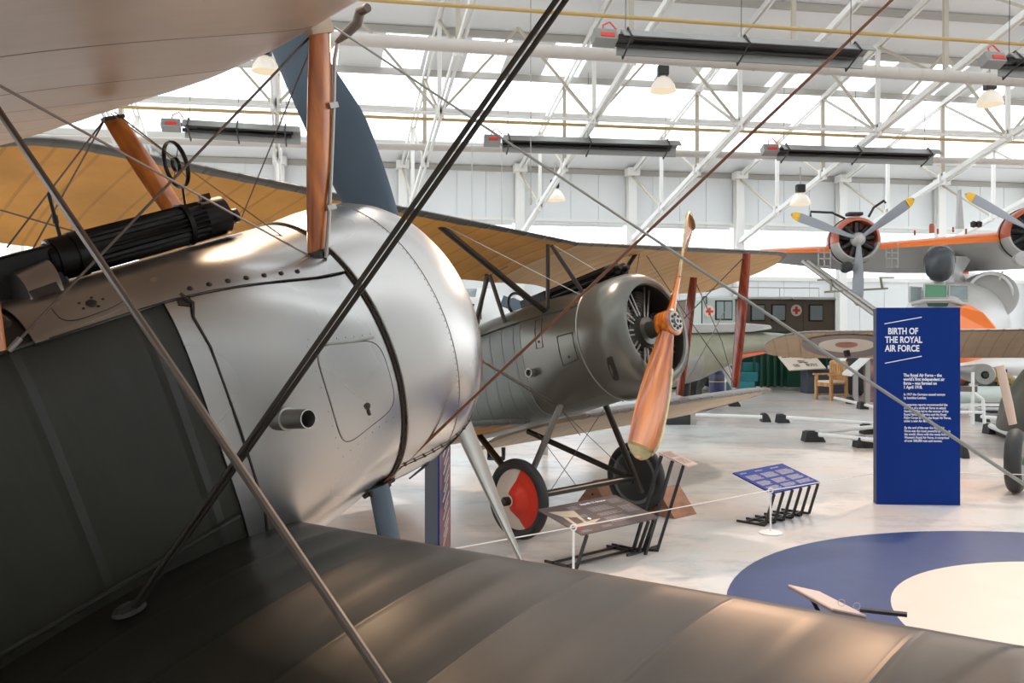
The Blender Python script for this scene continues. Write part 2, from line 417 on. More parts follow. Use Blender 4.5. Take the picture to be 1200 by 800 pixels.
for j, k in enumerate(rows[1:-1]):
    m_ = MB(); seg(m_, hall(XL, k, zr(k)-.12), hall(XR, k, zr(k)-.12), .12, .2)
    o = struct(m_.build('trim_%d' % (j+10), 'purlin'))
# unseen end wall behind the visitor, added to cut the frontal light
mbw = MB(); A = hall(-45, 38.5); B = hall(45, 38.5); mbw.prism([A, B, B+V((0, 0, FRONTH)), A+V((0, 0, FRONTH))], V((U.y, -U.x, 0))*.25); struct(mbw.build('wall_front_unseen', 'wallpanel'))
# pipes under the roof (measured ends)
def pipe(name, a, b, r, m, label, rings=0):
    mb = MB(); mb.tube(a, b, r, n=14)
    if rings:
        L = (b-a).length; d = (b-a)/L; s_ = 0
        while s_ < L: mb.tube(a+d*s_, a+d*(s_+.03), r*1.06, n=14); s_ += rings
    return tag(mb.build(name, m, smooth=True), label, 'pipe')
def ext(x0, y0, Y0, x1, y1, Y1, e0=.2, e1=.2):
    a = px(x0, y0, Y0); b = px(x1, y1, Y1); return a-(b-a)*e0, b+(b-a)*e1
pipe('ventilation_duct', *ext(430, 47, 18.4, 1200, 95, 20.9, .35), .145, 'duct', 'large round pale duct crossing under the near roof trusses', .6)
pipe('ventilation_duct', *ext(430, 171, 27, 1200, 190, 30.2, .9), .11, 'duct', 'slimmer pale duct crossing level with the top of the back wall', .6)
pipe('gas_pipe', *ext(480, 3, 19, 1200, 52, 21.5, .3), .045, 'gold', 'yellow gas pipe above the large round duct', )
pipe('gas_pipe', *ext(440, 137, 26, 1200, 167, 29, .9), .05, 'gold', 'yellow gas pipe above the slimmer far duct')

# radiant tube heaters
def heater(x0, y0, x1, y1, Y0, Y1, label, burner=True, wd=.62, ht=.26):
    a = px(x0, y0, Y0); b = px(x1, y1, Y1); d = (b-a); L = d.length; d.normalize()
    t = thing('tube_heater', label, 'heater', a, atan2(d.y, d.x), 'radiant tube heaters under the roof')
    inc = d.z/max(1e-6, sqrt(d.x**2+d.y**2)); t.rotation_euler = (radians(-24), 0, atan2(d.y, d.x))
    mb = MB(); prof = [(-wd/2, -ht/2), (-wd*.3, ht/2), (wd*.3, ht/2), (wd/2, -ht/2), (wd/2-.03, -ht/2), (wd*.3-.02, ht/2-.04), (-wd*.3+.02, ht/2-.04), (-wd/2+.03, -ht/2)]
    mb.loft([[V((xx, p[0], p[1]+inc*xx)) for p in prof] for xx in (.45 if burner else 0, L)]); mb.build('reflector_hood', 'heater', t)
    mb = MB()
    for e in (-.12, .12): mb.tube((.4, e, 0), (L-.25, e, inc*L), .05)
    mb.box((L/2+.3, 0, .06+inc*L/2), (L-1.0, wd*.55, .02)); mb.build('radiant_tube', 'heaterdark', t, smooth=True)
    n = max(3, int(L/1.9))
    for j in range(n):
        xx = .6+(L-1.0)*j/(n-1)
        br = MB(); pts = [(xx, -wd/2-.03, -ht/2-.05), (xx, -wd*.3-.03, ht/2+.03), (xx, wd*.3+.03, ht/2+.03), (xx, wd/2+.03, -ht/2-.05), (xx, -wd/2-.03, -ht/2-.05)]
        br.path([V((p[0], p[1], p[2]+inc*xx)) for p in pts], .022, n=6); br.tube((xx, 0, ht/2+inc*xx), (xx+.02, -.86, ht/2+1.92+inc*xx), .008, n=5); br.build('hanger_bracket', 'blacksteel', t)
    if burner:
        mb = MB(); mb.box((.12, 0, .04), (.5, .3, .26)); mb.build('burner_box', 'heater', t, bevel=.02)
        mb = MB(); mb.box((.15, -.16, 0), (.3, .02, .09)); mb.build('burner_label', 'redcross', t)
        mb = MB(); mb.path([(.1, 0, .16), (.14, 0, .4), (.3, 0, .5), (.42, 0, .3)], .018, n=6); mb.build('supply_hose', 'redcross', t, smooth=True)
    return t
heater(702, 46, 1018, 64, 18.0, 19.2, 'long grey tube heater hanging highest, above the large round duct')
heater(572, 166, 795, 173, 25.5, 26.5, 'grey tube heater hanging over the upper wing of the grey biplane')
heater(898, 177, 1098, 183, 26.8, 27.6, 'grey tube heater hanging over the flying boat engine')
heater(1158, 72, 1330, 84, 19.4, 20.2, 'grey tube heater cut off by the right edge of the picture')
heater(195, 148, 352, 158, 23.5, 24.2, 'grey tube heater seen left of the slate blue propeller blade')

def lamp(x, y, Y, label, s=1.):
    p = px(x, y, Y); t = thing('high_bay_lamp', label, 'lamp', p, 0, 'high bay lamps hanging from the trusses'); t.scale = (s, s, s)
    mb = MB(); mb.lathe([(0, .30), (.02, .30), (.14, .27), (.28, .17), (.34, .08), (.34, .07), (.27, .155), (.13, .255), (.0, .285)], n=28); mb.build('reflector', 'lampshade', t, smooth=True)
    mb = MB(); mb.lathe([(.10, .09), (.12, .1), (.2, .08), (.22, .02)], n=16); mb.build('bulb', 'lampglow', t, smooth=True)
    mb = MB(); mb.box((0, 0, .48), (.26, .2, .24)); mb.build('control_gear', 'blacksteel', t, bevel=.03)
    mb = MB(); mb.tube((0, 0, .6), (0, 0, 1.1), .02); mb.tube((0, 0, .33), (0, 0, .4), .07); mb.build('suspension_hook', 'steel', t)
    return t
lamp(777, 107, 23, 'high bay lamp below the longest tube heater', 1.15); lamp(1160, 123, 23.5, 'high bay lamp near the right edge of the picture', 1.15)
lamp(650, 235, 31, 'high bay lamp in front of the back wall above the grey biplane wing', 1.25); lamp(938, 240, 30, 'high bay lamp left of the flying boat engine', 1.2)
lamp(311, 84, 19, 'high bay lamp beside the slate blue propeller tip')
# pull cord hanging at left of centre
mb = MB(); mb.tube(px(622, 0, 22), px(622, 232, 24), .012, n=6); mb.lathe([(0, .03), (.1, .04), (.2, .03)], px(622, 240, 24)); tag(mb.build('hanging_cable', 'steel'), 'thin cable with a plug hanging in front of the back wall', 'cable')
# ------------------------------------------------------------------ aircraft helpers (local axes: a forward, s starboard, t up)
def L(a, s, t): return V((a, -s, t))
def plane_root(name, label, C, th, p, sc=1.):
    th = radians(th); p = radians(p)
    n = V((sin(th)*cos(p), cos(th)*cos(p), sin(p))); s = V((cos(th), -sin(th), 0)); t = V((-sin(p)*sin(th), -sin(p)*cos(th), cos(p)))
    o = bpy.data.objects.new(name, None); COL.objects.link(o); o.empty_display_size = .2
    R = Matrix((n, -s, t)).transposed().to_4x4()
    o.matrix_world = Matrix.Translation(V(C)) @ R @ Matrix.Scale(sc, 4)
    tag(o, label, 'aircraft'); return o
def sm(u): u = min(max(u, 0), 1); return u*u*(3-2*u)
def sec(a, ph, off=0., w1=.37, aw=-.6, tail=None):
    u = sm(-a/abs(aw)); w = .475-(.475-w1)*u; h = .475; p = 2+2*u
    if tail and a < tail[0]:
        q = min((tail[0]-a)/(tail[0]-tail[1]), 1); w *= 1-.75*q
        hb = h*(1-.55*q); ht = h*(1-.45*q)
    else: hb = ht = h
    sg = lambda x: 1 if x >= 0 else -1
    s = w*sg(sin(ph))*abs(sin(ph))**(2/p); c = cos(ph); t = (ht if c > 0 else hb)*sg(c)*abs(c)**(2/p)
    if off:
        l = sqrt(s*s+t*t); s *= 1+off/l; t *= 1+off/l
    return L(a, s, t)
def dg(x): return radians(x)
def surf_grid(a0, a1, p0, p1, na, np_, off=0, **k):
    """closed thin shell over the fuselage section between two stations and two angles (degrees)"""
    mb = MB(); lo = []
    for i in range(na+1):
        a = a0+(a1-a0)*i/na
        o_ = [sec(a, dg(p0+(p1-p0)*j/np_), off, **k) for j in range(np_+1)]
        i_ = [sec(a, dg(p0+(p1-p0)*j/np_), off-.006, **k) for j in range(np_+1)][::-1]
        lo.append(o_+i_)
    return mb.loft(lo)
def ringtube(a, r, off, p0=0, p1=360, n=96, cowl=None, mb=None, **k):
    mb = mb or MB(); pts = []
    for j in range(n+1):
        ph = dg(p0+(p1-p0)*j/n)
        pts.append(sec(a, ph, off, **k) if cowl is None else L(a, cowl*sin(ph), cowl*cos(ph)))
    mb.path(pts, r, n=6); return mb
def seam(pts, r, off=.001, mb=None, **k):
    """pts: (a, phi deg) polyline on the section surface"""
    mb = mb or MB(); o = []
    for (a0, p0), (a1, p1) in zip(pts[:-1], pts[1:]):
        for j in range(8): o.append(sec(a0+(a1-a0)*j/8, dg(p0+(p1-p0)*j/8), off, **k))
    o.append(sec(pts[-1][0], dg(pts[-1][1]), off, **k)); mb.path(o, r, n=6); return mb
def dome(mb, p, nrm, r, h):
    mb.lathe([(0, r), (h*.6, r*.8), (h, r*.3)], p, nrm, n=8); return mb
def strutm(p0, p1, ch, thk, cd=(1, 0, 0), taper=.75, n=14):
    """faired strut: streamlined section, fattest in the middle"""
    p0 = V(p0); p1 = V(p1); d = (p1-p0).normalized(); c = V(cd); c = (c-d*c.dot(d)).normalized(); w = d.cross(c); mb = MB(); loops = []
    for i in range(9):
        q = i/8; k = taper+(1-taper)*(1-(2*q-1)**2)
        loops.append([p0+(p1-p0)*q+c*(ch/2*k*cos(2*pi*j/n)*(1 if cos(2*pi*j/n) > 0 else 1.0))+w*(thk/2*k*sin(2*pi*j/n)) for j in range(n)])
    return mb.loft(loops)
def wing(s0, s1, le, ch0, inc=0.05, sp=.2, tipL=0, sag=.006, dens=8, piv_=.55, band=(3, 3), cut=0, cutw=1.):
    """le(s)->(a,t) of the leading edge; chord runs aft; inc = drop of t per metre aft. Returns MB with slots 0 top, 1 under, 2 leading edge"""
    mb = MB(); sg = 1 if s1 > s0 else -1; ns = max(2, int(abs(s1-s0)/sp*dens)); N = 22
    xs = [(.5*(1-cos(pi*i/N))) for i in range(N+1)]
    def prof(x): # upper, lower offsets as fractions of the chord
        cam = .045*4*x*(1-x); h = 5*.06*(.2969*sqrt(x)-.126*x-.3516*x*x+.2843*x**3-.1015*x**4)
        return cam+h, cam-h
    loops = []
    for i in range(ns+1):
        s = s0+(s1-s0)*i/ns; a, t = le(s); c = ch = ch0-cut*max(0, 1-(s/cutw)**2)**.5*(1 if abs(s) < cutw else 0); a_te = a-c
        if tipL and abs(s) > abs(s1)-tipL:
            e = (abs(s)-(abs(s1)-tipL))/tipL; e = min(e, .9995); k = sqrt(1-e**2.2)
            piv = a-c*piv_; a = piv+(a-piv)*k; a_te = piv+(a_te-piv)*(k**.8)
            c = a-a_te; t -= inc*(le(s)[0]-a)
        rb = abs(sin(pi*s/sp)); rn = abs(sin(2*pi*s/sp)); T = c
        lo = []
        for x in reversed(xs):
            u, l = prof(x); g = sag*(rb if x > .3 else rb*x/.3+rn*(1-x/.3))*min(1, x*12)*min(1, (1-x)*6+.1)
            lo.append(L(a-c*x, s, t-inc*c*x+u*T-g))
        for x in xs[1:-1]:
            u, l = prof(x); g = sag*rb*min(1, x*12)*min(1, (1-x)*6+.1)
            lo.append(L(a-c*x, s, t-inc*c*x+l*T+g))
        loops.append(lo)
    n = len(loops[0]); o = len(mb.v); mb.v += [tuple(p) for l in loops for p in l]
    for i in range(ns):
        for j in range(n):
            k = (j+1) % n; mb.f.append([o+i*n+j, o+i*n+k, o+(i+1)*n+k, o+(i+1)*n+j])
            mb.m.append(0 if j < N-band[0] else (2 if j < N+band[1] else 1))
    mb.f.append([o+j for j in range(n)]); mb.m.append(1); mb.f.append([o+ns*n+j for j in range(n)]); mb.m.append(1)
    return mb
def blade(mb, hub, ax, d, R, chf, twist, th=.018, n=16, steps=26, r0=.06, sweep=None):
    """one propeller blade: ax = shaft direction, d = blade direction; chf(r)->(lead, trail) half widths; twist(r) degrees from the disc plane"""
    hub = V(hub); ax = V(ax).normalized(); d = V(d).normalized(); w = ax.cross(d); loops = []
    for i in range(steps+1):
        r = r0+(R-r0)*i/steps; q = i/steps; l, tr = chf(q); a = radians(twist(q))
        c = w*cos(a)+ax*sin(a); m = w*-sin(a)+ax*cos(a); T = th*(1.9-1.5*q) if q > .12 else th*1.9+.02*(1-q/.12)
        lo = []
        for k in range(n):
            f = cos(2*pi*k/n); g = sin(2*pi*k/n); lo.append(hub+d*r+c*(f*(l if f > 0 else tr))+m*(g*min(T, (l+tr)*.6)))
        loops.append(lo)
    return mb.loft(loops)
def wheel(parent_name, root, c, axis, R, wdt, face='cream', back='rubber', name='wheel', half=None, coneh=.1):
    """tyre with covered disc faces; axis points to the outer face"""
    c = V(c); ax = V(axis).normalized()
    mb = MB(); r = wdt/2; rr = R-r; u = V((0, 0, 1)) if abs(ax.z) < .9 else V((1, 0, 0)); u = (u-ax*u.dot(ax)).normalized(); w_ = ax.cross(u)
    prof = [(r*cos(2*pi*k/12), rr+r*sin(2*pi*k/12)) for k in range(12)]
    loops = [[c+ax*p[0]+(cos(q)*u+sin(q)*w_)*p[1] for p in prof] for q in [2*pi*j/48 for j in range(48)]]
    loops.append(loops[0]); mb.loft(loops, cap=False)
    t = mb.build(name, 'rubber', root, smooth=True)
    mb = MB(); mb.lathe([(-.6*r, rr*.98), (.3*r, rr*.98), (.3*r+coneh*.25, rr*.55), (coneh, .07), (coneh+.01, .03)], c, ax, n=48); cv = mb.build('wheel_cover', face, t, smooth=True)
    mb = MB(); mb.lathe([(coneh-.02, .035), (coneh+.05, .035), (coneh+.055, .02)], c, ax, n=16); mb.build('hub', 'darksteel', t)
    mb = MB(); mb.lathe([(-.3*r, rr*.98), (-.3*r-.05, .05), (-.3*r-.09, .05)], c, ax, n=32); mb.build('inner_cover', back, t, smooth=True)
    return t, cv
def wire(root, p, q, r, m, name='bracing_wire', flat=.5, fd=None):
    mb = MB(); mb.tube(p, q, r, n=8, flat=flat, fd=fd); return mb.build(name, m, root, smooth=True)

# ================================================================== near aircraft
P1 = plane_root('biplane', 'nearest biplane with polished aluminium cowling and dark olive fabric, filling the left foreground', (-.689, 2.915, 1.604), 44.6, 19.3)
R_ = P1
_n1 = V((0.66269272, 0.67201086, 0.33051439)); _s1 = V((0.71202605, -0.70215305, 0)); _t1 = V((-0.23207169, -0.23533486, 0.94380095)); _C1 = V((-.689, 2.915, 1.604))
def l1(x, y, ax, val):
    d = V(((x-600)/1000, 1, (392-y)/1000)); o = V((0, 0, 1.7))-_C1
    lo = [o.dot(k) for k in (_n1, _s1, _t1)]; ld = [d.dot(k) for k in (_n1, _s1, _t1)]; k = (val-lo[ax])/ld[ax]
    return L(*[lo[i]+k*ld[i] for i in range(3)])
# fabric fuselage
mb = MB(); loops = []
for i in range(61):
    a = -.45-(5.4-.45)*i/60; loops.append([sec(a, 2*pi*j/96, -.004, tail=(-1.6, -5.6)) for j in range(96)])
mb.loft(loops); fus = mb.build('fuselage', 'fab_dark', R_, smooth=True)
# stringer ridge above the wing root and stitched upper longeron
mb = MB(); mb.path([sec(-.56-2.2*j/20, dg(48.5), .001) for j in range(21)], .006, n=6); mb.build('longeron_edge', 'fab_dark', R_)
mb = MB(); mb.path([L(-.56-1.3*j/20, .372, -.225-.045*j/20) for j in range(21)], .006, n=6); mb.build('wing_root_strip', 'fab_dark', R_)
# aluminium side panels
mb = surf_grid(-.55, -.012, 51, 235, 26, 72, .004); mb.build('side_panel', 'alu', R_, smooth=True)
mb = surf_grid(-.55, -.012, -235, -51, 26, 60, .004); mb.build('side_panel', 'alu', R_, smooth=True)
# torn gap corner and edge lip
mb = MB(); mb.path([sec(a, dg(p), .008) for a, p in ((-.50, 48), (-.485, 55), (-.50, 62), (-.49, 75), (-.488, 90), (-.49, 105), (-.50, 122))], [.005, .007, .004, .0035, .0035, .004, .005], n=6); mb.build('panel_edge_binding', 'seam', R_)
mb = MB(); mb.loft([[sec(-.478, dg(47), .006), sec(-.51, dg(47), .006), sec(-.52, dg(54), .008), sec(-.485, dg(57), .008)], [sec(-.478, dg(47), .001), sec(-.51, dg(47), .001), sec(-.52, dg(54), .001), sec(-.485, dg(57), .001)]]); mb.build('torn_corner', 'seam', R_)
# top deck panel
mb = MB(); lo = []
for i in range(41):
    a = -.012-(.86)*i/40; e = 50.5
    aa = lambda ph: max(a, -.84-(.04)*(1-abs(ph)/50)) if True else a
    o_ = [sec(a, dg(-e+2*e*j/48), .009) for j in range(49)]; i_ = [sec(a, dg(-e+2*e*j/48), .002) for j in range(49)][::-1]
    lo.append(o_+i_)
mb.loft(lo); mb.build('top_deck', 'alu', R_, smooth=True)
mb = MB(); seam([(-.84, 50.5), (-.012, 50.5)], .0016, .010, mb); mb.build('deck_seam', 'seam', R_)
for j in range(7):
    a = -.47+j*.052; mb = MB(); p = sec(a, dg(46.5), .009); dome(mb, p, p-L(a, 0, 0), .0085, .006); mb.build('screw', 'seam', R_, smooth=True)
# filler cover plate on the deck
def patch(a0, a1, p0, p1, off, th, m, name, cr=.25, taper=0.):
    out = []
    for j in range(40):
        q = 2*pi*j/40; cx = abs(cos(q))**(cr*2)*(1 if cos(q) > 0 else -1); cy = abs(sin(q))**(cr*2)*(1 if sin(q) > 0 else -1)
        k = 1-taper*cx; out.append(((a0+a1)/2+(a1-a0)/2*cx, (p0+p1)/2+(p1-p0)/2*cy*k))
    mb = MB(); ca, cp = (a0+a1)/2, (p0+p1)/2; loops = []
    for f in (0.02, .35, .7, 1.):
        loops.append([sec(ca+(a-ca)*f, dg(cp+(p-cp)*f), off+th) for a, p in out])
    loops.append([sec(a, dg(p), off) for a, p in out]); mb.loft(loops); return mb.build(name, m, R_, smooth=True), out
o, out = patch(-.81, -.60, 25, 48, .009, .0012, 'alu', 'filler_surround', .3, .15)
o, out = patch(-.795, -.625, 27, 45, .0102, .003, 'alu', 'filler_cover', .3, .15)
mb = MB(); mb.path([sec(a, dg(p), .0105) for a, p in out+out[:1]], .0016, n=5); mb.build('filler_gap', 'seam', R_)
mb = MB(); p = sec(-.71, dg(37.5), .0135); nr = p-L(-.71, 0, 0)
mb.lathe([(0, .014), (.002, .012)], p, nr, n=16)
for q in range(5): mb.lathe([(0, .004), (.002, .003)], sec(-.71+.03*cos(q*1.26), dg(37.5+4.2*sin(q*1.26)), .0135), nr, n=8)
mb.build('filler_key', 'seam', R_)
# access panel on the side
patch(-.232, -.034, 78, 104.5, .004, .0022, 'alu', 'access_panel', .22)
mb = MB(); seam([(-.225, 77.6), (-.045, 77.2)], .0035, .008, mb); mb.build('panel_hinge', 'alu_dull', R_)
mb = MB(); o_ = []
for j in range(49):
    q = 2*pi*j/48; cx = abs(cos(q))**.44*(1 if cos(q) > 0 else -1); cy = abs(sin(q))**.44*(1 if sin(q) > 0 else -1)
    o_.append(sec(-.133+.101*cx, dg(91.2+13.6*cy), .0045))
mb.path(o_, .0013, n=5); mb.build('access_panel_gap', 'seam', R_)
mb = MB(); p = sec(-.131, dg(97.2), .0065); nr = L(0, 1, -.05); mb.lathe([(0, .011), (.002, .010)], p, nr, n=18)
mb.lathe([(0, .006), (.004, .004)], p, nr, n=12); p2 = p+L(0.0, 0, -.018); mb.box(p2, (.007, .004, .022))
mb.build('panel_catch', 'seam', R_)
mb = MB()
for j in range(16):
    q = j/15
    for a, ph in ((-.245, 78+27*q), (-.235+.2*q, 75.6), (-.235+.2*q, 107.4)):
        if j % 2 == 0: p = sec(a, dg(ph), .004); dome(mb, p, p-L(a, 0, 0), .0022, .0015)
mb.build('rivet_row', 'alu_dull', R_)
# cowling
cp = [(-.005, .474), (.0, .484), (.05, .489), (.12, .495), (.21, .497), (.28, .489), (.34, .470), (.39, .441), (.43, .403), (.455, .365), (.468, .33), (.462, .32), (.44, .335), (.3, .44), (.02, .462)]
mb = MB(); loops = [[L(a, r*sin(2*pi*j/96), r*cos(2*pi*j/96)) for j in range(96)] for a, r in cp]
mb.loft(loops, cap=False); cw = mb.build('cowling', 'alu_cowl', R_, smooth=True)
mb = MB(); ringtube(-.008, .0055, .006, mb=mb); mb.build('cowling_band', 'seam', R_, smooth=True)
mb = MB(); ringtube(.004, .0035, 0, cowl=.487, mb=mb); mb.build('cowling_lip', 'alu_dull', R_, smooth=True)
mb = MB()
for j in range(150):
    q = 2*pi*j/150; dome(mb, L(.215, .4965*sin(q), .4965*cos(q)), L(0, sin(q), cos(q)), .0022, .0014)
ringtube(.222, .0012, 0, cowl=.4965, mb=mb); mb.build('cowling_rivets', 'alu_dull', R_)
# lower cowl slot and hinged flap
mb = MB(); o_ = []; i_ = []
def cs(a, ph, off=0):
    # cowl surface radius
    for (a0, r0), (a1, r1) in zip(cp[:11], cp[1:11]):
        if a0 <= a <= a1: r = r0+(r1-r0)*(a-a0)/(a1-a0)+off; break
    else: r = .48+off
    return L(a, r*sin(dg(ph)), r*cos(dg(ph)))
for j in range(32):
    q = 2*pi*j/32; o_.append(cs(.32+.09*cos(q), 147+8*sin(q), .004)); i_.append(cs(.32+.09*cos(q), 147+8*sin(q), -.01))
mb.loft([i_, o_]); mb.build('cowling_slot', 'seam', R_)
mb = MB(); mb.loft([[cs(.20, 154, .002), cs(.40, 152, .002), cs(.40, 152, .008), cs(.20, 154, .008)], [cs(.17, 166, .022), cs(.36, 163, .022), cs(.36, 163, .028), cs(.17, 166, .028)]]); mb.build('cowling_flap', 'blueprop', R_)
mb = MB(); mb.path([cs(.0+.38*j/20, 137, .004) for j in range(21)], .002, n=6)
for j in range(9): p = cs(.03+j*.04, 137, .004); mb.box(p, (.007, .006, .006))
mb.build('cowling_hinge', 'seam', R_)
# stub pipe
p0 = L(-.376, .43, -.014); mb = MB(); mb.lathe([(-.05, .031), (.012, .033), (.014, .0275), (.10, .0265), (.10, .0235), (.0, .0235)], p0, L(.14, 1, .02), n=28); mb.build('stub_pipe', 'alu_dull', R_, smooth=True)
mb = MB(); mb.lathe([(.0, .0235), (.02, .0235)], p0, L(.14, 1, .02), n=20); mb.build('pipe_bore', 'seam', R_)
# engine inside cowl
mb = MB(); mb.lathe([(.0, .14), (.30, .14), (.34, .1), (.52, .06), (.54, .03)], L(0, 0, 0), L(1, 0, 0), n=24); eng = mb.build('crankcase', 'darksteel', R_, smooth=True)
for j in range(9):
    q = 2*pi*j/9; d = L(0, sin(q), cos(q)); mb = MB(); prof = []
    for k in range(12): prof += [(.13+k*.024, .062), (.137+k*.024, .062), (.139+k*.024, .05), (.153+k*.024, .05)]
    mb.lathe(prof, L(.17, 0, 0), d, n=16); mb.build('cylinder', 'darksteel', R_)
# propeller, slate blue, two blades
mb = MB(); pd = L(0, -.235, .972)
chf = lambda q: ((.045+.085*sin(min(q*1.6, 1)*pi/2))*(1 if q < .6 else max(.25, 1-(q-.6)*1.6)), (.045+.055*sin(min(q*1.2, 1)*pi/2))*(1 if q < .9 else 1-(q-.9)*2.5))
tw = lambda q: (66-38*q)
blade(mb, L(.485, 0, 0), L(1, 0, 0), pd, 1.26, chf, tw); b1 = mb.build('propeller_blade', 'blueprop', R_, smooth=True)
mb = MB(); blade(mb, L(.485, 0, 0), L(1, 0, 0), -pd, 1.26, chf, tw); b2 = mb.build('propeller_blade', 'alu_dull', R_, smooth=True); b2['label'] = 'lower propeller blade with side light put into its pale material'  # same propeller; side light on this blade put into a paler material
mb = MB(); mb.lathe([(.42, .05), (.44, .1), (.54, .1), (.56, .07), (.57, .03)], (0, 0, 0), L(1, 0, 0), n=28); mb.build('propeller_hub', 'alu_dull', R_, smooth=True)
# lower wing
le1 = lambda s: (-.385, -.372+.073*abs(s))
mb = wing(.34, 4.0, le1, 1.55, .055, .3, tipL=.7, sag=.009, dens=16); mb.build('lower_wing', ['wing_top', 'wing_under', 'wing_top'], R_, smooth=True)
mb = wing(-.34, -2.2, le1, 1.55, .055, .3, tipL=.7, sag=.006, dens=6); mb.build('lower_wing', ['wing_top', 'wing_under', 'wing_top'], R_, smooth=True)
# upper wing
le2 = lambda s: (.09, 1.0+.055*max(0, abs(s)-.2))
mb = wing(0, 4.05, le2, 1.55, .045, .45, tipL=.7, sag=.008, dens=8); mb.build('upper_wing', ['wing_top', 'wing_under', 'wing_under'], R_, smooth=True)
mb = wing(0, -2.45, le2, 1.55, .045, .45, tipL=.25, sag=.008, dens=6); mb.build('upper_wing', ['wing_top', 'wing_under', 'wing_under'], R_, smooth=True)
# cabane struts
cb = [(l1(372, 298, 1, .30), l1(375, 38, 1, .42)), (l1(214, 262, 1, -.30), l1(133, 140, 1, -.46))]
for p, q in cb:
    strutm(p, q, .083, .036, L(1, 0, 0) if p == cb[0][0] else L(1, 0, 0), .86).build('cabane_strut', 'strutwood', R_, smooth=True)
p = cb[0][0]; mb = MB(); mb.path([p+L(0, 0, -.012), p+L(0, 0, .012)], [.044, .040], n=14, flat=.6, fd=L(1, 0, 0)); mb.build('strut_socket', 'blacksteel', R_)
p = cb[0][1]; mb = MB(); mb.box(p+L(.0, 0, .02), (.075, .034, .05)); mb.build('strut_cap', 'wing_under', R_)
p = cb[1][1]; mb = MB(); mb.box(p+L(0, 0, .005), (.07, .034, .012)); mb.build('strut_cap', 'blacksteel', R_)
# fuel pipe clipped along the front strut
q0 = [l1(382, 302, 1, .33), l1(385, 262, 1, .345), l1(388, 200, 1, .36), l1(391, 120, 1, .39), l1(392, 70, 1, .41), l1(396, 48, 1, .42)]
mb = MB(); mb.path(q0, .006, n=8); mb.build('feed_pipe', 'steel', R_, smooth=True)
q1 = [l1(394, 50, 1, .42), l1(405, 40, 1, .43), l1(418, 28, 1, .45), l1(422, 14, 1, .46), l1(431, 9, 1, .5)]
mb = MB(); mb.path(q1, [.006, .014, .016, .015, .013], n=10); mb.build('feed_pipe_elbow', 'cable', R_, smooth=True)
for y in (243, 124): p = l1(386+(243-y)*.02, y, 1, .345+(243-y)*.0004); mb = MB(); mb.box(p, (.03, .03, .016)); mb.build('pipe_clip', 'steel', R_)
# machine gun with ribbed water-jacket casing
g0 = l1(63, 305, 1, 0); g1 = l1(261, 252, 1, 0); gd = (g1-g0).normalized(); GL = (g1-g0).length
mb = MB(); n_ = 132; loops = []; r = .0605; up = V((0, 0, 1)); sd = gd.cross(up).normalized(); up = sd.cross(gd)
def gl(x, rr, rib=0): return [g0+gd*x+(cos(2*pi*j/n_)*up+sin(2*pi*j/n_)*sd)*(rr-rib*(.5+.5*cos(2*pi*j/6))) for j in range(n_)]
st = [(0, r*.55, 0), (0, r, 0), (.05, r, 0), (.05, r*1.05, 0), (.075, r*1.05, 0), (.075, r, 0), (.1, r, .007), (GL-.14, r, .007), (GL-.14, r*1.07, 0), (GL-.125, r*1.07, 0), (GL-.125, r, .007), (GL-.08, r, .006), (GL-.075, r, 0), (GL, r, 0), (GL+.003, r*.9, 0), (GL+.003, .02, 0)]
mb.loft([gl(x, a, b) for x, a, b in st]); gun = mb.build('machine_gun', 'black', R_, smooth=True)
mb = MB(); mb.lathe([(0, .018), (.03, .016), (.03, .024), (.045, .024), (.05, .012)], g1-up*.012, gd, n=16); mb.build('muzzle', 'black', gun, smooth=True)
mb = MB(); mb.box(g1-gd*.04+up*(r+.006), (.03, .02, .02)); mb.build('sight_base', 'black', gun)
mb = MB(); mb.box(g0-gd*.16-up*.02, (.34, .075, .13), Matrix((gd, sd, up)).transposed()); mb.lathe([(-.02, .05), (.01, .052)], g0+up*.0, gd, n=20); mb.build('breech_casing', 'black', gun, bevel=.008)
mb = MB(); mb.tube(g0+up*.03-gd*.01, g0+up*.03-gd*.0, .03); mb.build('casing_end_plate', 'alu_dull', gun)
mb = MB(); q = l1(17, 349, 1, .16)
cc = L(-.735, .12, .50)
def arc(xt, yt, xb, yb):
    a_ = l1(xt, yt, 1, .07); b_ = l1(xb, yb, 1, .185); o_ = []
    for k in range(9):
        q = k/8*pi/2; o_.append(V((a_.x+(b_.x-a_.x)*k/8, b_.y*sin(q)+a_.y*(1-sin(q)), b_.z+(a_.z-b_.z)*cos(q))))
    return o_+[V((b_.x, 0, b_.z)), V((a_.x, 0, a_.z))]
mb.loft([arc(14, 321, 37, 353), arc(54, 304, 76, 344)]); ch_o = mb.build('ammunition_chute', 'alu', gun, smooth=True)
mb = MB(); q4 = [l1(x, y, 1, .189) for x, y in ((35, 341), (66, 330), (72, 341), (41, 351))]; mb.prism(q4, L(0, -.012, 0)); mb.build('chute_opening', 'seam', gun)
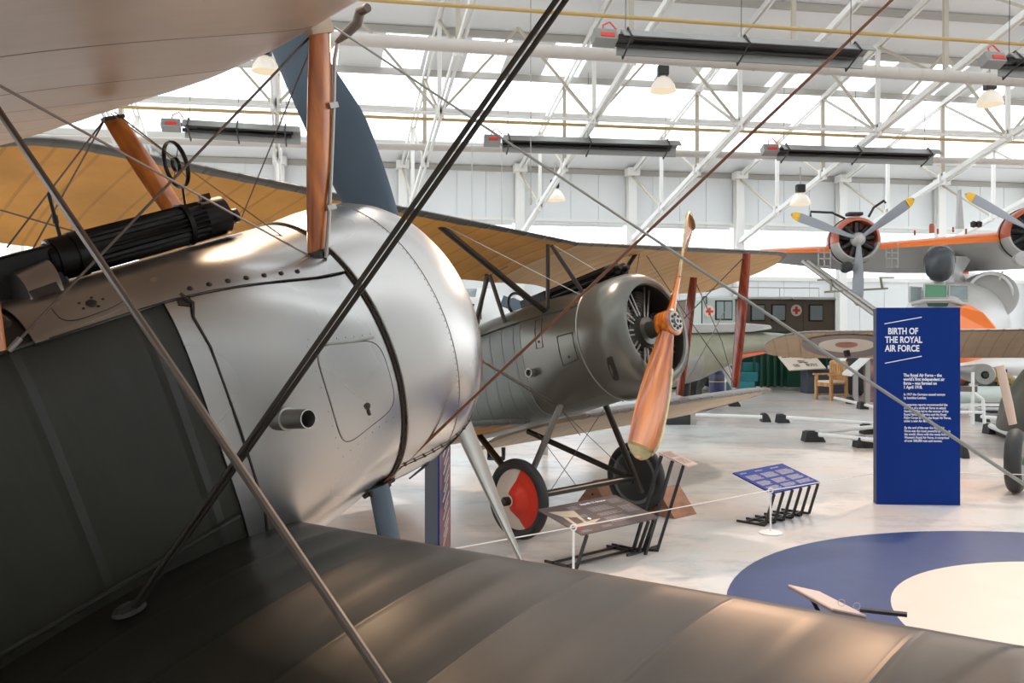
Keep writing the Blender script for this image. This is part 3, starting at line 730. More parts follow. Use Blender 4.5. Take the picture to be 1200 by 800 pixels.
# sights: post and ring
mb = MB(); mb.tube(l1(70, 276, 1, 0), l1(57, 226, 1, 0), .0055); mb.tube(l1(66, 262, 1, 0), l1(64, 252, 1, 0), .008); mb.build('rear_sight_post', 'black', gun)
rc = l1(206, 193, 1, -.02); rn = L(1, 0, -.05); mb = MB(); u_ = L(0, 1, 0); v_ = L(.02, 0, 1)
for rr, tr in ((.070, .0034), (.021, .003)):
    mb.path([rc+(u_*cos(2*pi*k/40)+v_*sin(2*pi*k/40))*rr for k in range(41)], tr, n=6, flat=2.2, fd=v_)
for k in range(4): d = u_*cos(pi/4+k*pi/2)+v_*sin(pi/4+k*pi/2); mb.tube(rc+d*.02, rc+d*.07, .0012, n=5)
mb.tube(rc-v_*.07, l1(217, 240, 1, 0), .004); mb.build('ring_sight', 'black', gun, smooth=True)
# cockpit coaming behind the deck
mb = MB(); mb.path([sec(-.90, dg(-40+4*j), .006) for j in range(19)], .012, n=10); mb.build('cockpit_coaming', 'cable', R_, smooth=True)
# undercarriage
gz = lambda a, s: 0
ax1 = L(-.18, .68, -1.28); ax2 = L(-.18, -.68, -1.28)
strutm(L(-.055, .28, -.40), L(-.17, .32, -1.24), .085, .034, L(1, 0, 0), .95).build('undercarriage_leg', 'blueprop', R_, smooth=True)
strutm(L(-.055, -.30, -.40), L(-.10, -.52, -1.22), .075, .034, L(1, 0, 0), .9).build('undercarriage_leg', 'blueprop', R_, smooth=True)
strutm(L(-.62, .32, -.44), L(-.24, .52, -1.24), .06, .03, L(1, 0, 0), .9).build('undercarriage_leg', 'blueprop', R_, smooth=True)
mb = MB(); mb.tube(ax1, ax2, .022); mb.build('axle', 'blueprop', R_)
wheel('', R_, L(-.18, .70, -1.28), L(0, 1, 0), .33, .075, 'blueprop'); wheel('', R_, L(-.18, -.70, -1.28), L(0, -1, 0), .33, .075, 'blueprop')
mb = MB(); p = L(-.055, .30, -.43); p = L(-.055, .27, -.41); mb.box(p, (.085, .04, .02)); mb.lathe([(-.06, .010), (.07, .010)], p, L(1, 0, 0), n=8); mb.box(p+L(.06, -.01, .015), (.04, .02, .025)); mb.build('leg_fitting', 'seam', R_, bevel=.005)
# rods and wires (end points measured where they are fixed)
def wtop(a, s):
    ll = le1(s); x = (ll[0]-a)/1.55
    if not 0 < x < 1: return -9
    return ll[1]-.055*1.55*x+1.55*(.045*4*x*(1-x)+5*.06*(.2969*sqrt(x)-.126*x-.3516*x*x+.2843*x**3-.1015*x**4))
def on_wing(x, y):
    for k in range(400):
        s = .9-k*.0015; p = l1(x, y, 1, s)
        if p.z < wtop(p.x, s)+.0: return p
    return p
hole = on_wing(152, 716)
mb = MB(); mb.lathe([(-.004, .001), (.003, .026), (.007, .032), (.0, .040)], hole+L(0, 0, .004), L(.05, .02, 1), n=24); mb.build('wire_hole', 'fab_dark', R_)
mb = MB(); mb.lathe([(0, .024), (.007, .023)], hole+L(0, 0, .001), L(.05, .02, 1), n=20); mb.build('hole_opening', 'heaterdark', R_)
e1 = l1(652, 0, 1, 1.45); e2 = l1(663, 0, 1, 1.45)
def far(p, q, k=1.25): return p+(q-p)*k
wire(R_, hole, far(hole, e1), .0055, 'darksteel', flat=.6); wire(R_, hole+L(.014, .006, 0), far(hole+L(.014, .006, 0), e2), .0055, 'darksteel', flat=.6)
b0 = l1(440, 575, 1, .25); b1_ = l1(1045, 0, 1, 1.55); wire(R_, b0, far(b0, b1_, 1.2), .0050, 'brownwire', flat=.6)
c0 = l1(392, 32, 1, .45); c1 = l1(1200, 567, 1, 2.15); wire(R_, c0, far(c0, c1, 1.1), .0035, 'greywire', flat=.7)
d0 = l1(0, 132, 1, 1.05); d1 = l1(452, 800, 1, 1.75); wire(R_, far(d1, d0, 1.25), far(d0, d1, 1.15), .0085, 'cable', flat=.6)
strutm(l1(-8, 412, 1, .33), l1(-80, 0, 1, .42), .07, .034, L(1, 0, 0), .8).build('cabane_strut', 'strutwood', R_, smooth=True)
wire(R_, l1(-30, 84, 1, .75), l1(363, 300, 1, .31), .0034, 'cable'); wire(R_, l1(372, 34, 1, .40), l1(10, 411, 1, .33), .0036, 'cable')
mb = MB(); mb.tube(l1(10, 411, 1, .33), l1(24, 396, 1, .332), .007); mb.build('turnbuckle', 'alu_dull', R_)
wire(R_, l1(371, 40, 1, .38), l1(283, 255, 1, -.20), .0026, 'cable')
for x, y in ((8, 290), (34, 300)): wire(R_, l1(124, 138, 1, -.48), l1(x, y, 1, -.34), .003, 'cable')
wire(R_, l1(130, 133, 1, -.46), l1(352, 292, 1, .25), .0026, 'gold'); wire(R_, l1(134, 131, 1, -.46), l1(215, 194, 1, -.2), .003, 'cable')
wire(R_, l1(0, 246, 1, -.6), l1(90, 272, 1, -.32), .003, 'cable')
# ================================================================== second aircraft
def locf(root):
    Mi = root.matrix_world.inverted()
    def f(x, y, ax, val):
        o = Mi @ V((0, 0, 1.7)); q = Mi @ V(((x-600)/1000, 1, 1.7+(392-y)/1000)); d = q-o
        i = {0: 0, 1: 1, 2: 2}[ax]; vv = -val if ax == 1 else val
        k = (vv-o[i])/d[i]; return o+d*k
    return f
P2 = plane_root('biplane', 'grey-green biplane with a dark round cowling, wooden propeller and one red and cream wheel', (.922, 7.299, 1.651), 135.8, 15.2, 1.065)
l2 = locf(P2); R_ = P2
kw = dict(w1=.365, aw=-1.3, tail=(-1.8, -6.2))
mb = MB(); loops = []
for i in range(61):
    a = -.02-6.2*i/60; loops.append([sec(a, 2*pi*j/72, -.004, **kw) for j in range(72)])
mb.loft(loops); mb.build('fuselage', 'p2_side', R_, smooth=True)
# raised top decking in front of and behind the cockpits
mb = MB(); lo = []
for i in range(25):
    a = -.02-1.9*i/24; q = i/24; hh = .05*sin(pi*min(1, q*1.6)*.5)
    o_ = [sec(a, dg(-52+104*j/32), .004+hh*cos(dg((-52+104*j/32)*1.6)), **kw) for j in range(33)]; i_ = [sec(a, dg(-52+104*j/32), -.01, **kw) for j in range(33)][::-1]; lo.append(o_+i_)
mb.loft(lo); mb.build('top_deck', 'p2_metal', R_, smooth=True)
for sg in (1, -1):
    mb = MB(); mb.path([sec(-.1-3.2*j/24, dg(52*sg), .004, **kw) for j in range(25)], .007, n=6); mb.build('longeron_edge', 'seam', R_)
# forward metal panels
for sg in (1, -1):
    mb = surf_grid(-.70, -.02, 53*sg if sg > 0 else -150, 150 if sg > 0 else -53, 16, 36, .004, **kw); mb.build('side_panel', 'p2_metal', R_, smooth=True)
mb = MB(); ringtube(-.70, .004, .005, mb=mb, **kw); mb.build('panel_seam', 'alu_dull', R_)
mb = MB()
for (a0, a1, p0, p1) in ((-.24, -.07, 80, 105), (-.50, -.42, 57, 86)):
    mb = MB()
    mb.path([sec(a, dg(p), .007, **kw) for a, p in ((a0, p0), (a1, p0), (a1, (p0+p1)/2), (a1, p1), (a0, p1), (a0, (p0+p1)/2), (a0, p0))], .0035, n=5)
    dome(mb, sec((a0+a1)/2, dg(p1-5), .006, **kw), L(0, 1, 0), .012, .004)
    mb.build('inspection_door', 'seam', R_)
mb = MB(); p = sec(-.60, dg(97), 0, **kw); mb.lathe([(-.02, .035), (.07, .035), (.07, .028), (.02, .028)], p, L(.1, 1, 0), n=16); mb.build('stub_pipe', 'alu_dull', R_, smooth=True)
# cowling with round front opening
cp2 = [(-.03, .482), (.0, .487), (.02, .489), (.15, .49), (.24, .482), (.31, .46), (.355, .428), (.378, .39), (.38, .362), (.365, .352), (.34, .36), (.25, .43), (0, .465)]
mb = MB(); loops = [[L(a, r*sin(2*pi*j/72), r*cos(2*pi*j/72)) for j in range(72)] for a, r in cp2]; mb.loft(loops, cap=False); mb.build('cowling', 'p2_metal', R_, smooth=True)
mb = MB(); ringtube(-.02, .006, 0, cowl=.487, mb=mb); mb.build('cowling_band', 'alu_dull', R_, smooth=True)
mb = MB(); mb.lathe([(-.0, .46), (.01, .46)], L(-.05, 0, 0), L(1, 0, 0), n=40); mb.build('firewall', 'heaterdark', R_)
def patch2(a0, a1, p0, p1, r0, m, name):
    mb = MB(); o_ = []; i_ = []
    for j in range(24):
        q = 2*pi*j/24; cx = abs(cos(q))**.5*(1 if cos(q) > 0 else -1); cy = abs(sin(q))**.5*(1 if sin(q) > 0 else -1); a = (a0+a1)/2+(a1-a0)/2*cx-.03*cy; p = (p0+p1)/2+(p1-p0)/2*cy; f = dg(p)
        o_.append(L(a, (r0+.003)*sin(f), (r0+.003)*cos(f))); i_.append(L(a, (r0-.01)*sin(f), (r0-.01)*cos(f)))
    mb.loft([i_, o_]); return mb.build(name, m, R_)
patch2(.16, .22, 112, 136, .491, 'seam', 'cowling_slot')
# rotary engine
mb = MB(); mb.lathe([(.0, .14), (.22, .14), (.25, .115), (.30, .11), (.31, .07), (.44, .05)], (0, 0, 0), L(1, 0, 0), n=32); mb.build('crankcase', 'p2_metal', R_, smooth=True)
for j in range(9):
    q = 2*pi*j/9+.2; d = L(0, sin(q), cos(q)); mb = MB(); prof = []
    for k in range(10): prof += [(.14+k*.026, .060), (.147+k*.026, .060), (.149+k*.026, .048), (.165+k*.026, .048)]
    mb.lathe(prof, L(.13, 0, 0), d, n=16); mb.build('cylinder', 'alu_dull', R_)
    mb = MB(); t_ = L(0, cos(q), -sin(q))
    for e in (-.03, .03): mb.tube(L(.25, 0, 0)+d*.13+t_*e*.6, L(.22, 0, 0)+d*.42+t_*e, .008, n=7)
    mb.build('push_rod', 'steel', R_, smooth=True)
    mb = MB(); mb.path([L(.06, 0, 0)+d*.14+t_*.05, L(.02, 0, 0)+d*.28+t_*.09, L(.08, 0, 0)+d*.40+t_*.07], .016, n=8); mb.build('intake_pipe', 'brownwire', R_, smooth=True)
# wooden propeller
pd = L(0, .585, -.81)
chf = lambda q: ((.05+.075*sin(min(q*1.35, 1)*pi/2))*(1 if q < .8 else sqrt(max(.02, 1-((q-.8)/.2)**2))), (.05+.055*sin(min(q*1.35, 1)*pi/2))*(1 if q < .9 else sqrt(max(.05, 1-((q-.9)/.1)**2))))
tw2 = lambda q: TW2*(62-40*q)
HUB = L(.485, 0, 0)
for sg in (1, -1):
    mb = MB(); blade(mb, HUB, L(1, 0, 0), pd*sg, 1.19, chf, tw2, .016, r0=.02); bl = mb.build('propeller_blade', 'propwood', R_, smooth=True)
    mb = MB(); blade(mb, HUB, L(1, 0, 0), pd*sg, 1.195, lambda q: (chf(.93+.07*q)[0]*1.05, chf(.93+.07*q)[1]*1.05), lambda q: tw2(.93+.07*q), .009, r0=1.10, steps=8)
    mb.build('brass_tip', 'brass', bl, smooth=True)
    mb = MB(); ax = L(1, 0, 0); d = pd*sg; w_ = ax.cross(d); pts = []
    for i in range(21):
        q = .33+.62*i/20; a = dg(tw2(q)); pts.append(HUB+d*(.02+1.17*q)+(w_*cos(a)+ax*sin(a))*chf(q)[0])
    mb.path(pts, .010, n=6); mb.build('brass_edge', 'brass', bl, smooth=True)
mb = MB(); mb.lathe([(.42, .06), (.43, .105), (.545, .105), (.555, .09)], (0, 0, 0), L(1, 0, 0), n=32); hb = mb.build('propeller_boss', 'propwood', R_, smooth=True)
mb = MB(); mb.lathe([(.555, .078), (.562, .078), (.563, .07), (.563, .03), (.575, .03), (.576, .014), (.56, .013)], (0, 0, 0), L(1, 0, 0), n=32)
mb.build('hub_plate', 'alu_dull', hb)
for j in range(8): mb = MB(); q = 2*pi*j/8; mb.lathe([(.563, .012), (.572, .010)], L(0, .053*sin(q), .053*cos(q)), L(1, 0, 0), n=8); mb.build('hub_bolt', 'darksteel', hb)
mb = MB(); mb.lathe([(0, .014), (.003, .013)], L(.575, 0, 0), L(1, 0, 0), n=12); mb.build('shaft_bore', 'seam', hb)
# wings
leU = lambda s: (-.2, .90+(.066 if s > 0 else .048)*abs(s)); leL = lambda s: (-.80, -.49+.030*abs(s))
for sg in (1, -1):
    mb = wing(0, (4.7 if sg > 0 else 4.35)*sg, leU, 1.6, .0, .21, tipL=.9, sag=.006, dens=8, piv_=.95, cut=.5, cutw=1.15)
    mb.build('upper_wing', ['pc10', 'linen_warm_lit' if sg > 0 else 'linen2', 'pc10'], R_, smooth=True)
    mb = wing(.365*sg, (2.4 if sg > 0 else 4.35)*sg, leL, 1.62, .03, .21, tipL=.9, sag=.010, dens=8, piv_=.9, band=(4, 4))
    mb.build('lower_wing', ['pc10', 'linen_warm_lit' if sg > 0 else 'linen', 'pc10'], R_, smooth=True)
# cabane and W struts
S = [(l2(512, 262, 1, 1.36), l2(640, 366, 1, .34), .075), (l2(642, 286, 1, .40), l2(642, 366, 1, .34), .045), (l2(646, 287, 1, .40), l2(685, 346, 1, .25), .045),
     (l2(572, 322, 1, .42), l2(551, 403, 1, .35), .055), (l2(574, 322, 1, .42), l2(592, 378, 1, .33), .05), (l2(570, 322, 1, .42), l2(560, 380, 1, -.3), .04)]
for p, q, c in S: strutm(p, q, c*.9, c*.5, L(1, 0, 0), .9).build('cabane_strut', 'darksteel', R_, smooth=True)
strutm(l2(750, 290, 1, -1.2), L(-.42, -.33, .37), .06, .035, L(1, 0, 0), .9).build('cabane_strut', 'darksteel', R_, smooth=True)
for p, q in ((l2(875, 297, 1, -2.72), l2(861, 454, 1, -2.68)), (l2(813, 325, 1, -2.78), l2(796, 463, 1, -2.72))):
    strutm(p, q, .13, .05, L(1, 0, 0), .72).build('interplane_strut', 'strutred', R_, smooth=True)
# twin guns
for e, h in ((.05, 0), (-.05, .0)):
    p0 = L(-.62, e, .56); p1 = L(.16, e, .555); gd2 = (p1-p0).normalized(); mb = MB(); n_ = 32
    def rg(x, rr, rib=0): return [p0+gd2*x+(cos(2*pi*j/n_)*V((0, 0, 1))+sin(2*pi*j/n_)*V((0, 1, 0)))*(rr-(rib if j % 2 else 0)) for j in range(n_)]
    GL2 = (p1-p0).length
    mb.loft([rg(0, .02), rg(0, .05), rg(.06, .05), rg(.07, .05, .007), rg(GL2-.1, .05, .007), rg(GL2-.09, .05), rg(GL2, .05), rg(GL2, .03), rg(GL2+.04, .022), rg(GL2+.04, .01)])
    g_ = mb.build('gun_barrel', 'black', R_)
    mb = MB(); mb.box(p0-gd2*.16, (.32, .06, .1)); mb.build('breech', 'black', g_, bevel=.008)
mb = MB(); mb.box(L(-.55, 0, .50), (.1, .14, .08)); mb.build('gun_mount', 'darksteel', R_, bevel=.01)
wc = L(-1.02, .02, .60); mb = MB(); mb.path([wc+L(0, .12*cos(2*pi*k/32), .11*sin(2*pi*k/32)) for k in range(33)], .013, n=8); mb.tube(wc+L(0, 0, -.11), wc+L(.02, 0, -.2), .02); mb.build('windscreen_ring', 'darksteel', R_, smooth=True)
# undercarriage
az, at = -.72, -1.08; TR = .74
A_s = L(az, TR-.06, at); A_p = L(az, -TR+.06, at)
mb = MB(); mb.path([L(az, TR+.02, at), A_p+L(0, -.09, 0)], .028, n=10); mb.build('axle', 'darksteel', R_)
strutm(L(az+.08, .60, at), L(az+.08, -.60, at), .09, .05, L(1, 0, 0), .95).build('axle_fairing', 'darksteel', R_, smooth=True)
legs = [(l2(657, 474, 1, .34), l2(616, 570, 1, .60)), (l2(560, 508, 1, .34), L(az-.04, .60, at)), (l2(707, 468, 1, -.30), l2(752, 577, 1, -.64)), (l2(618, 505, 1, -.30), L(az-.02, -.64, at+.02))]
for i, (p, q) in enumerate(legs): strutm(p, q, .062, .045, L(1, 0, 0), .95).build('undercarriage_leg', 'steelmid' if i == 0 else 'darksteel', R_, smooth=True)
# wheel axles lie level on the floor
t1, cv = wheel('', R_, L(az, TR, at), L(0, 1, 0), .315, .085, 'cream')
mb = MB(); loops = []; rr = .315-.0425
# red half of the disc, with a curved dividing line
WC = L(az, TR, at); fwd = L(1, 0, 0); upv = V((0, 0, 1))
def cone(rad, off=.006):
    xx = [(rr*.98, .3*.0425), (rr*.55, .3*.0425+.025), (.07, .1)]
    for (r0, h0), (r1, h1) in zip(xx[:-1], xx[1:]):
        if r1 <= rad <= r0: return h0+(h1-h0)*(r0-rad)/(r0-r1)+off
    return .1+off if rad < .07 else .3*.0425+off
for i in range(13):
    rad = .03+(rr*.97-.03)*i/12; q = []
    lim = 1.35-.25*(i/12)
    for j in range(25):
        an = -lim-.25+(2*lim+.2)*j/24
        q.append(WC+L(0, cone(rad), 0)+(fwd*cos(an)+upv*sin(an))*rad)
    loops.append(q)
mb.loft(loops, cap=False, closed=False); mb.build('red_half', 'red', t1, smooth=True, recalc=False)
wheel('', R_, L(az, -TR, at), L(0, -1, 0), .315, .085, 'p2_side', 'heaterdark')
# rigging
def w2(a, b, r=.004, m='cable'): wire(R_, a, b, r, m, flat=1)
w2(l2(516, 262, 1, 1.36), l2(685, 348, 1, .3), .004, 'steel'); w2(l2(646, 286, 1, .4), l2(738, 340, 1, -.2), .004, 'steel'); w2(l2(575, 322, 1, .42), l2(660, 280, 1, -1.0), .005)
w2(l2(752, 291, 1, -1.2), l2(816, 386, 1, -2.0), .005); w2(l2(750, 292, 1, -1.2), l2(745, 325, 1, -.6), .005)
w2(l2(816, 386, 1, -2.0), l2(862, 452, 1, -2.68), .006); w2(l2(874, 299, 1, -2.72), l2(800, 375, 1, -2.0), .006); w2(l2(800, 375, 1, -2.0), l2(730, 470, 1, -.5), .006)
w2(l2(813, 326, 1, -2.78), l2(846, 400, 1, -2.75), .005); w2(l2(846, 400, 1, -2.75), l2(860, 450, 1, -2.7), .005); w2(l2(849, 365, 1, -2.7), l2(806, 445, 1, -2.75), .006, 'steel')
w2(l2(655, 476, 1, .34), l2(680, 510, 1, .05), .003); w2(l2(645, 575, 1, .5), l2(707, 480, 1, -.25), .003); w2(l2(628, 505, 1, .3), l2(680, 575, 1, -.2), .003, 'cable'); w2(l2(655, 478, 1, .34), l2(742, 560, 1, -.6), .003)
w2(l2(556, 417, 1, 2.0), l2(652, 473, 1, .36), .005); w2(l2(551, 415, 1, 2.0), l2(648, 474, 1, .36), .005)
# footstep tubes hanging behind the lower wing
mb = MB(); mb.path([l2(573, 524, 1, .1), l2(573, 537, 1, .1), l2(590, 537, 1, .1), l2(590, 524, 1, .1)], .02, n=6); mb.build('tail_step', 'blacksteel', R_)
# wheel chocks stand on their own
def chock(x, y, sx, rz, label, d=.3, w_=.34, h=.24):
    t = thing('wheel_chock', label, 'wheel chock', fl(x, y), rz, 'brown wooden chocks at the far wheel'); mb = MB()
    mb.prism([V((-d/2, -w_/2, 0)), V((d/2, -w_/2, 0)), V((0, -w_/2, h))], (0, w_, 0)); mb.build('chock_body', 'chockwood', t, bevel=.004)
    mb = MB(); mb.tube((0, -w_/2-.01, .1), (0, w_/2+.01, .1), .012); mb.build('cord_hole_peg', 'seam', t)
chock(783, 601, 1, radians(-48), 'brown wedge wheel chock right of the far wheel, behind the small pink lectern', .42, .34, .26)
chock(708, 588, 1, radians(-48), 'brown wedge wheel chock mostly hidden left of the far wheel', .42, .34, .24)
# ================================================================== display boards
# tall blue board
A = V((3.655, 8.55, 0)); Bq = V((4.465, 8.50, 0)); H = 1.97
xd = (Bq-A).normalized(); nd = V((0, 0, 1)).cross(xd); nd = -nd if nd.y > 0 else nd   # faces the visitor
t = thing('display_board', 'tall royal blue board headed BIRTH OF THE ROYAL AIR FORCE', 'information board', (A+Bq)/2)
off = (A+Bq)/2
mb = MB(); mb.prism([A-off, Bq-off, Bq-off+V((0, 0, H)), A-off+V((0, 0, H))], -nd*.02); mb.build('front_panel', 'blue', t)
a2, b2 = A-nd*.02-off, Bq-nd*.02-off
mb = MB(); mb.prism([a2+xd*.004+V((-.0, .0, .0)), b2-xd*.01, b2-xd*.01+V((0, 0, H-.01)), a2+xd*.004+V((-.0, .0, H-.01))], -nd*.09); mb.build('backing_box', 'panelgrey', t)
def bp(x, y):   # pixel -> point on the board face
    d = V(((x-600)/1000, 1, (392-y)/1000)); o = V((0, 0, 1.7)); k = (A+nd*.001-o).dot(nd)/d.dot(nd); return o+d*k-off
Z = V((0, 0, 1))
def btext(lines, x, y, hpx, gap, bold, xs=None, nm='lettering'):
    p = bp(x, y); s = hpx/1000*8.5
    return text(lines, s, 'lettering', t, p, xd, Z, bold, gap, nm, sx=xs or .79)
o = btext(['BIRTH OF'], 1040.5, 391.3, 10.4, 1, .03, .77, nm='headline'); btext(['THE ROYAL', 'AIR FORCE'], 1037.2, 401.4, 10.4, .97, .03, .77, nm='headline')
for (x0, y0, x1, y1) in ((1036.5, 379.3, 1080, 371.5), (1037, 425.5, 1080, 417.2)):
    p, q = bp(x0, y0), bp(x1, y1); mb = MB(); seg(mb, p+nd*.001, q+nd*.001, .003, .008); mb.build('slanting_line', 'lettering', t)
btext(['The Royal Air Force – the', 'world\'s first independent air', 'force – was formed on', '1 April 1918.'], 1058.8, 441.2, 5.2, .90, .03, nm='body_text')
btext(['In 1917 the Germans caused outrage', 'by bombing London.'], 1059, 463.2, 4.0, 1.02, .02, nm='body_text')
btext(['In response reports recommended the', 'creation of a single air force to attack', 'Germany. This led to the merger of the', 'Royal Naval Air Service and the Royal', 'Flying Corps to form the Royal Air Force,', 'under a new Air Ministry.'], 1059.3, 475.2, 4.0, .96, .02, nm='body_text')
btext(['By the end of the war the Royal Air', 'Force was the most powerful air force in', 'the world. Along with the newly formed', 'Women\'s Royal Air Force, it comprised', 'of over 300,000 men and women.'], 1059.8, 502.2, 4.0, .96, .02, nm='body_text')

# slim board beside the nearest cowling
A3 = V((-.545, 6.28, 0)); t = thing('display_board', 'slim board with a pink photograph and blue edge, just right of the nearest cowling', 'information board', A3)
fdv = V((.98, .62, 0)).normalized(); fn = V((fdv.y, -fdv.x, 0)); wd = .13
mb = MB(); mb.prism([V((0, 0, 0)), V((0, 0, 2.0)), V((-.1, .03, 2.0)), V((-.1, .03, 0))], V((.0, .6, 0))); mb.build('board_core', 'panelgrey', t)
mb = MB(); mb.prism([V((0, -.004, 0)), V((.012, -.004, 0)), V((.012, -.004, 2.0)), V((0, -.004, 2.0))], (0, .6, 0)); mb.build('blue_edge', 'blue', t)
mb = MB(); p0 = V((.013, -.004, 0)); mb.prism([p0, p0+V((.037, .6, 0)), p0+V((.037, .6, 2.0)), p0+V((0, 0, 2.0))], (-.01, 0.01, 0)); mb.build('photo_print', 'photo', t)
mb = MB()
for k in range(26):
    z = .1+k*.068; u0 = .25+.2*((k*7) % 5)/5; u1 = min(u0+.45, .95)
    for uu, zz in ((u0, z),):
        a_ = p0+V((.037, .6, 0))*uu*1.0+V((.003, -.003, zz)); b_ = p0+V((.037, .6, 0))*u1+V((.003, -.003, zz+.09)); seg(mb, a_, b_, .002, .012)
mb.build('white_hatching', 'lettering', t)

# lecterns: slanted panel on cantilevered steel frames
def lectern(label, T0, T1, back, top_m, nleg, legs, foot, dz0, name='lectern', group=None):
    """T0,T1: ends of the low front edge; back: vector to the raised rear edge; legs: offset of leg foot from leg top in plan"""
    t = thing(name, label, 'information lectern', V((T0.x, T0.y, 0))); o = V((T0.x, T0.y, 0)); T0 = T0-o; T1 = T1-o
    n = (T1-T0).cross(back).normalized(); n = n if n.z > 0 else -n
    mb = MB(); mb.prism([T0, T1, T1+back, T0+back], -n*.012); p = mb.build('panel', top_m, t)
    ld = (T1-T0); ll = ld.length; ld.normalize(); kids = []
    for i in range(nleg):
        q = T0+ld*(.04+(ll-.08)*(legs[i] if isinstance(legs, (list, tuple)) else i/(nleg-1)))-n*.014
        f = V((q.x, q.y, .012))+foot[0]
        mb = MB(); seg(mb, q+V((back.x, back.y, back.z))*.8, q, .012, .02); seg(mb, q, f, .014, .024); seg(mb, f, f+foot[1], .014, .02); mb.build('cantilever_leg', 'blacksteel', t)
    f0 = V((T0.x, T0.y, .014))+foot[0]+ld*.04; mb = MB()
    for e in (.3, .75): seg(mb, f0+foot[1]*e, f0+foot[1]*e+ld*(ll-.08), .02, .014)
    mb.build('base_rail', 'blacksteel', t)
    return t, p, T0, T1, ld, n
# blue lectern
T0 = V((2.275, 7.46, .315)); T1 = V((2.90, 8.02, .315)); bk = V((-.275, .27, .135))
t, p, a, b_, ld, n = lectern('low blue lectern on six black cantilever legs in front of the tall blue board', T0, T1, bk, 'blue', 6, None, (V((-.06, .07, 0)), V((-.20, .19, 0))), 0)
bd = bk.normalized()
mb = MB(); bw = bk.length
for c_, (u0, uw) in enumerate(((.06, .24), (.35, .27), (.66, .30))):
    for r_, (v0, nl, lw) in enumerate(((.90, 2, .6), (.76, 9, 1), (.48, 8, .95), (.24, 6, 1))):
        o_ = a+ld*(u0*(b_-a).length)+bd*(v0*bw)
        q = wordbars(o_, ld, bd, nl, uw*(b_-a).length*lw, .0095, .0045, n); mb.add(q.v, q.f)
mb.build('small_print', 'palelett', t, recalc=False)
# brown lectern
T0 = px(682, 628, 6.05); T1 = px(772, 607, 6.62); T0.z = T1.z = .285; bk = V((-.30, .31, .115))
t, p, a, b_, ld, n = lectern('low brown lectern with a small biplane picture beside the red and cream wheel', T0, T1, bk, 'brownboard', 3, [.02, .90, .98], (V((-.07, .08, 0)), V((-.22, .2, 0))), 0)
Lb = (b_-a).length; bd = bk.normalized(); bw = bk.length
text(['Sopwith 1½ Strutter'], .034, 'lettering', t, a+ld*.46*Lb+bd*.86*bw+n*.001, ld, bd, .03, 1.2, 'headline')
mb = MB()
for (u, v, nl, lw) in ((.46, .72, 5, .30), (.46, .48, 3, .30), (.46, .32, 6, .30), (.80, .88, 5, .16), (.80, .60, 8, .17), (.27, .86, 4, .13), (.24, .55, 3, .12), (.30, .10, 2, .12), (.04, .08, 2, .12)):
    q = wordbars(a+ld*u*Lb+bd*v*bw, ld, bd, nl, lw*Lb, .015, .006, n); mb.add(q.v, q.f)
mb.build('small_print', 'palelett', t, recalc=False)
mb = MB()
def pp(u, v, h=.001): return a+ld*u*Lb+bd*v*bw+n*h
mb.add([pp(.04, .84), pp(.10, .58), pp(.26, .50), pp(.30, .74)], [(0, 1, 2, 3)]); mb.add([pp(.09, .58, .0012), pp(.07, .22, .0012), pp(.10, .22, .0012), pp(.13, .57, .0012)], [(0, 1, 2, 3)]); mb.add([pp(.22, .52, .0012), pp(.20, .28, .0012), pp(.23, .27, .0012), pp(.26, .52, .0012)], [(0, 1, 2, 3)])
mb.add([pp(.05, .3), pp(.05, .24), pp(.28, .24), pp(.42, .34), pp(.3, .34)], [(0, 1, 2, 3, 4)])
mb.build('aircraft_picture', 'linen', t, recalc=False)
mb = MB(); mb.lathe([(0, .013), (.002, .012)], pp(.07, .18), n, n=16); mb.build('red_roundel_mark', 'red', t)
mb = MB(); mb.lathe([(0, .016), (.002, .015)], pp(.31, .40), n, n=16); mb.build('tail_mark', 'lettering', t)

# small pink lectern
T0 = px(806, 546, 6.66); T1 = px(821.5, 538.5, 6.83); T1.z = T0.z; bk = px(772, 530, 6.9)-T0; o = V((1.05, 6.72, 0))
t = thing('lectern', 'small pale pink lectern on three tall thin black legs in front of the far wheel', 'information lectern', o)
T1 = T0+(T1-T0).normalized()*.17
n = (T1-T0).cross(bk).normalized(); n = n if n.z > 0 else -n
mb = MB(); mb.prism([T0-o, T1-o, T1+bk-o, T0+bk-o], -n*.012); mb.build('panel', 'pinkboard', t)
ld = (T1-T0).normalized(); bd = bk.normalized(); mb = MB()
for v in (.9, .45): 
    q = wordbars(T0-o+bd*v*bk.length+ld*.02, ld, -bd*-1, 7, .13, .015, .006, n); mb.add(q.v, q.f)
mb.build('small_print', 'brownboard', t, recalc=False)
tops = [px(775, 534, 6.86), px(788, 540, 6.78), px(801, 545, 6.70)]; bots = [fl(742, 645), fl(756, 650), fl(770, 645)]
for p, q in zip(tops, bots): mb = MB(); seg(mb, p-o, q-o+V((0, 0, .0)), .02, .022); mb.build('leg', 'blacksteel', t)
mb = MB(); seg(mb, fl(735, 652)-o+V((0, 0, .01)), fl(772, 641)-o+V((0, 0, .01)), .02, .02); seg(mb, fl(736, 644)-o+V((0, 0, .01)), fl(772, 646)-o+V((0, 0, .01)), .02, .02); mb.build('base_frame', 'blacksteel', t)
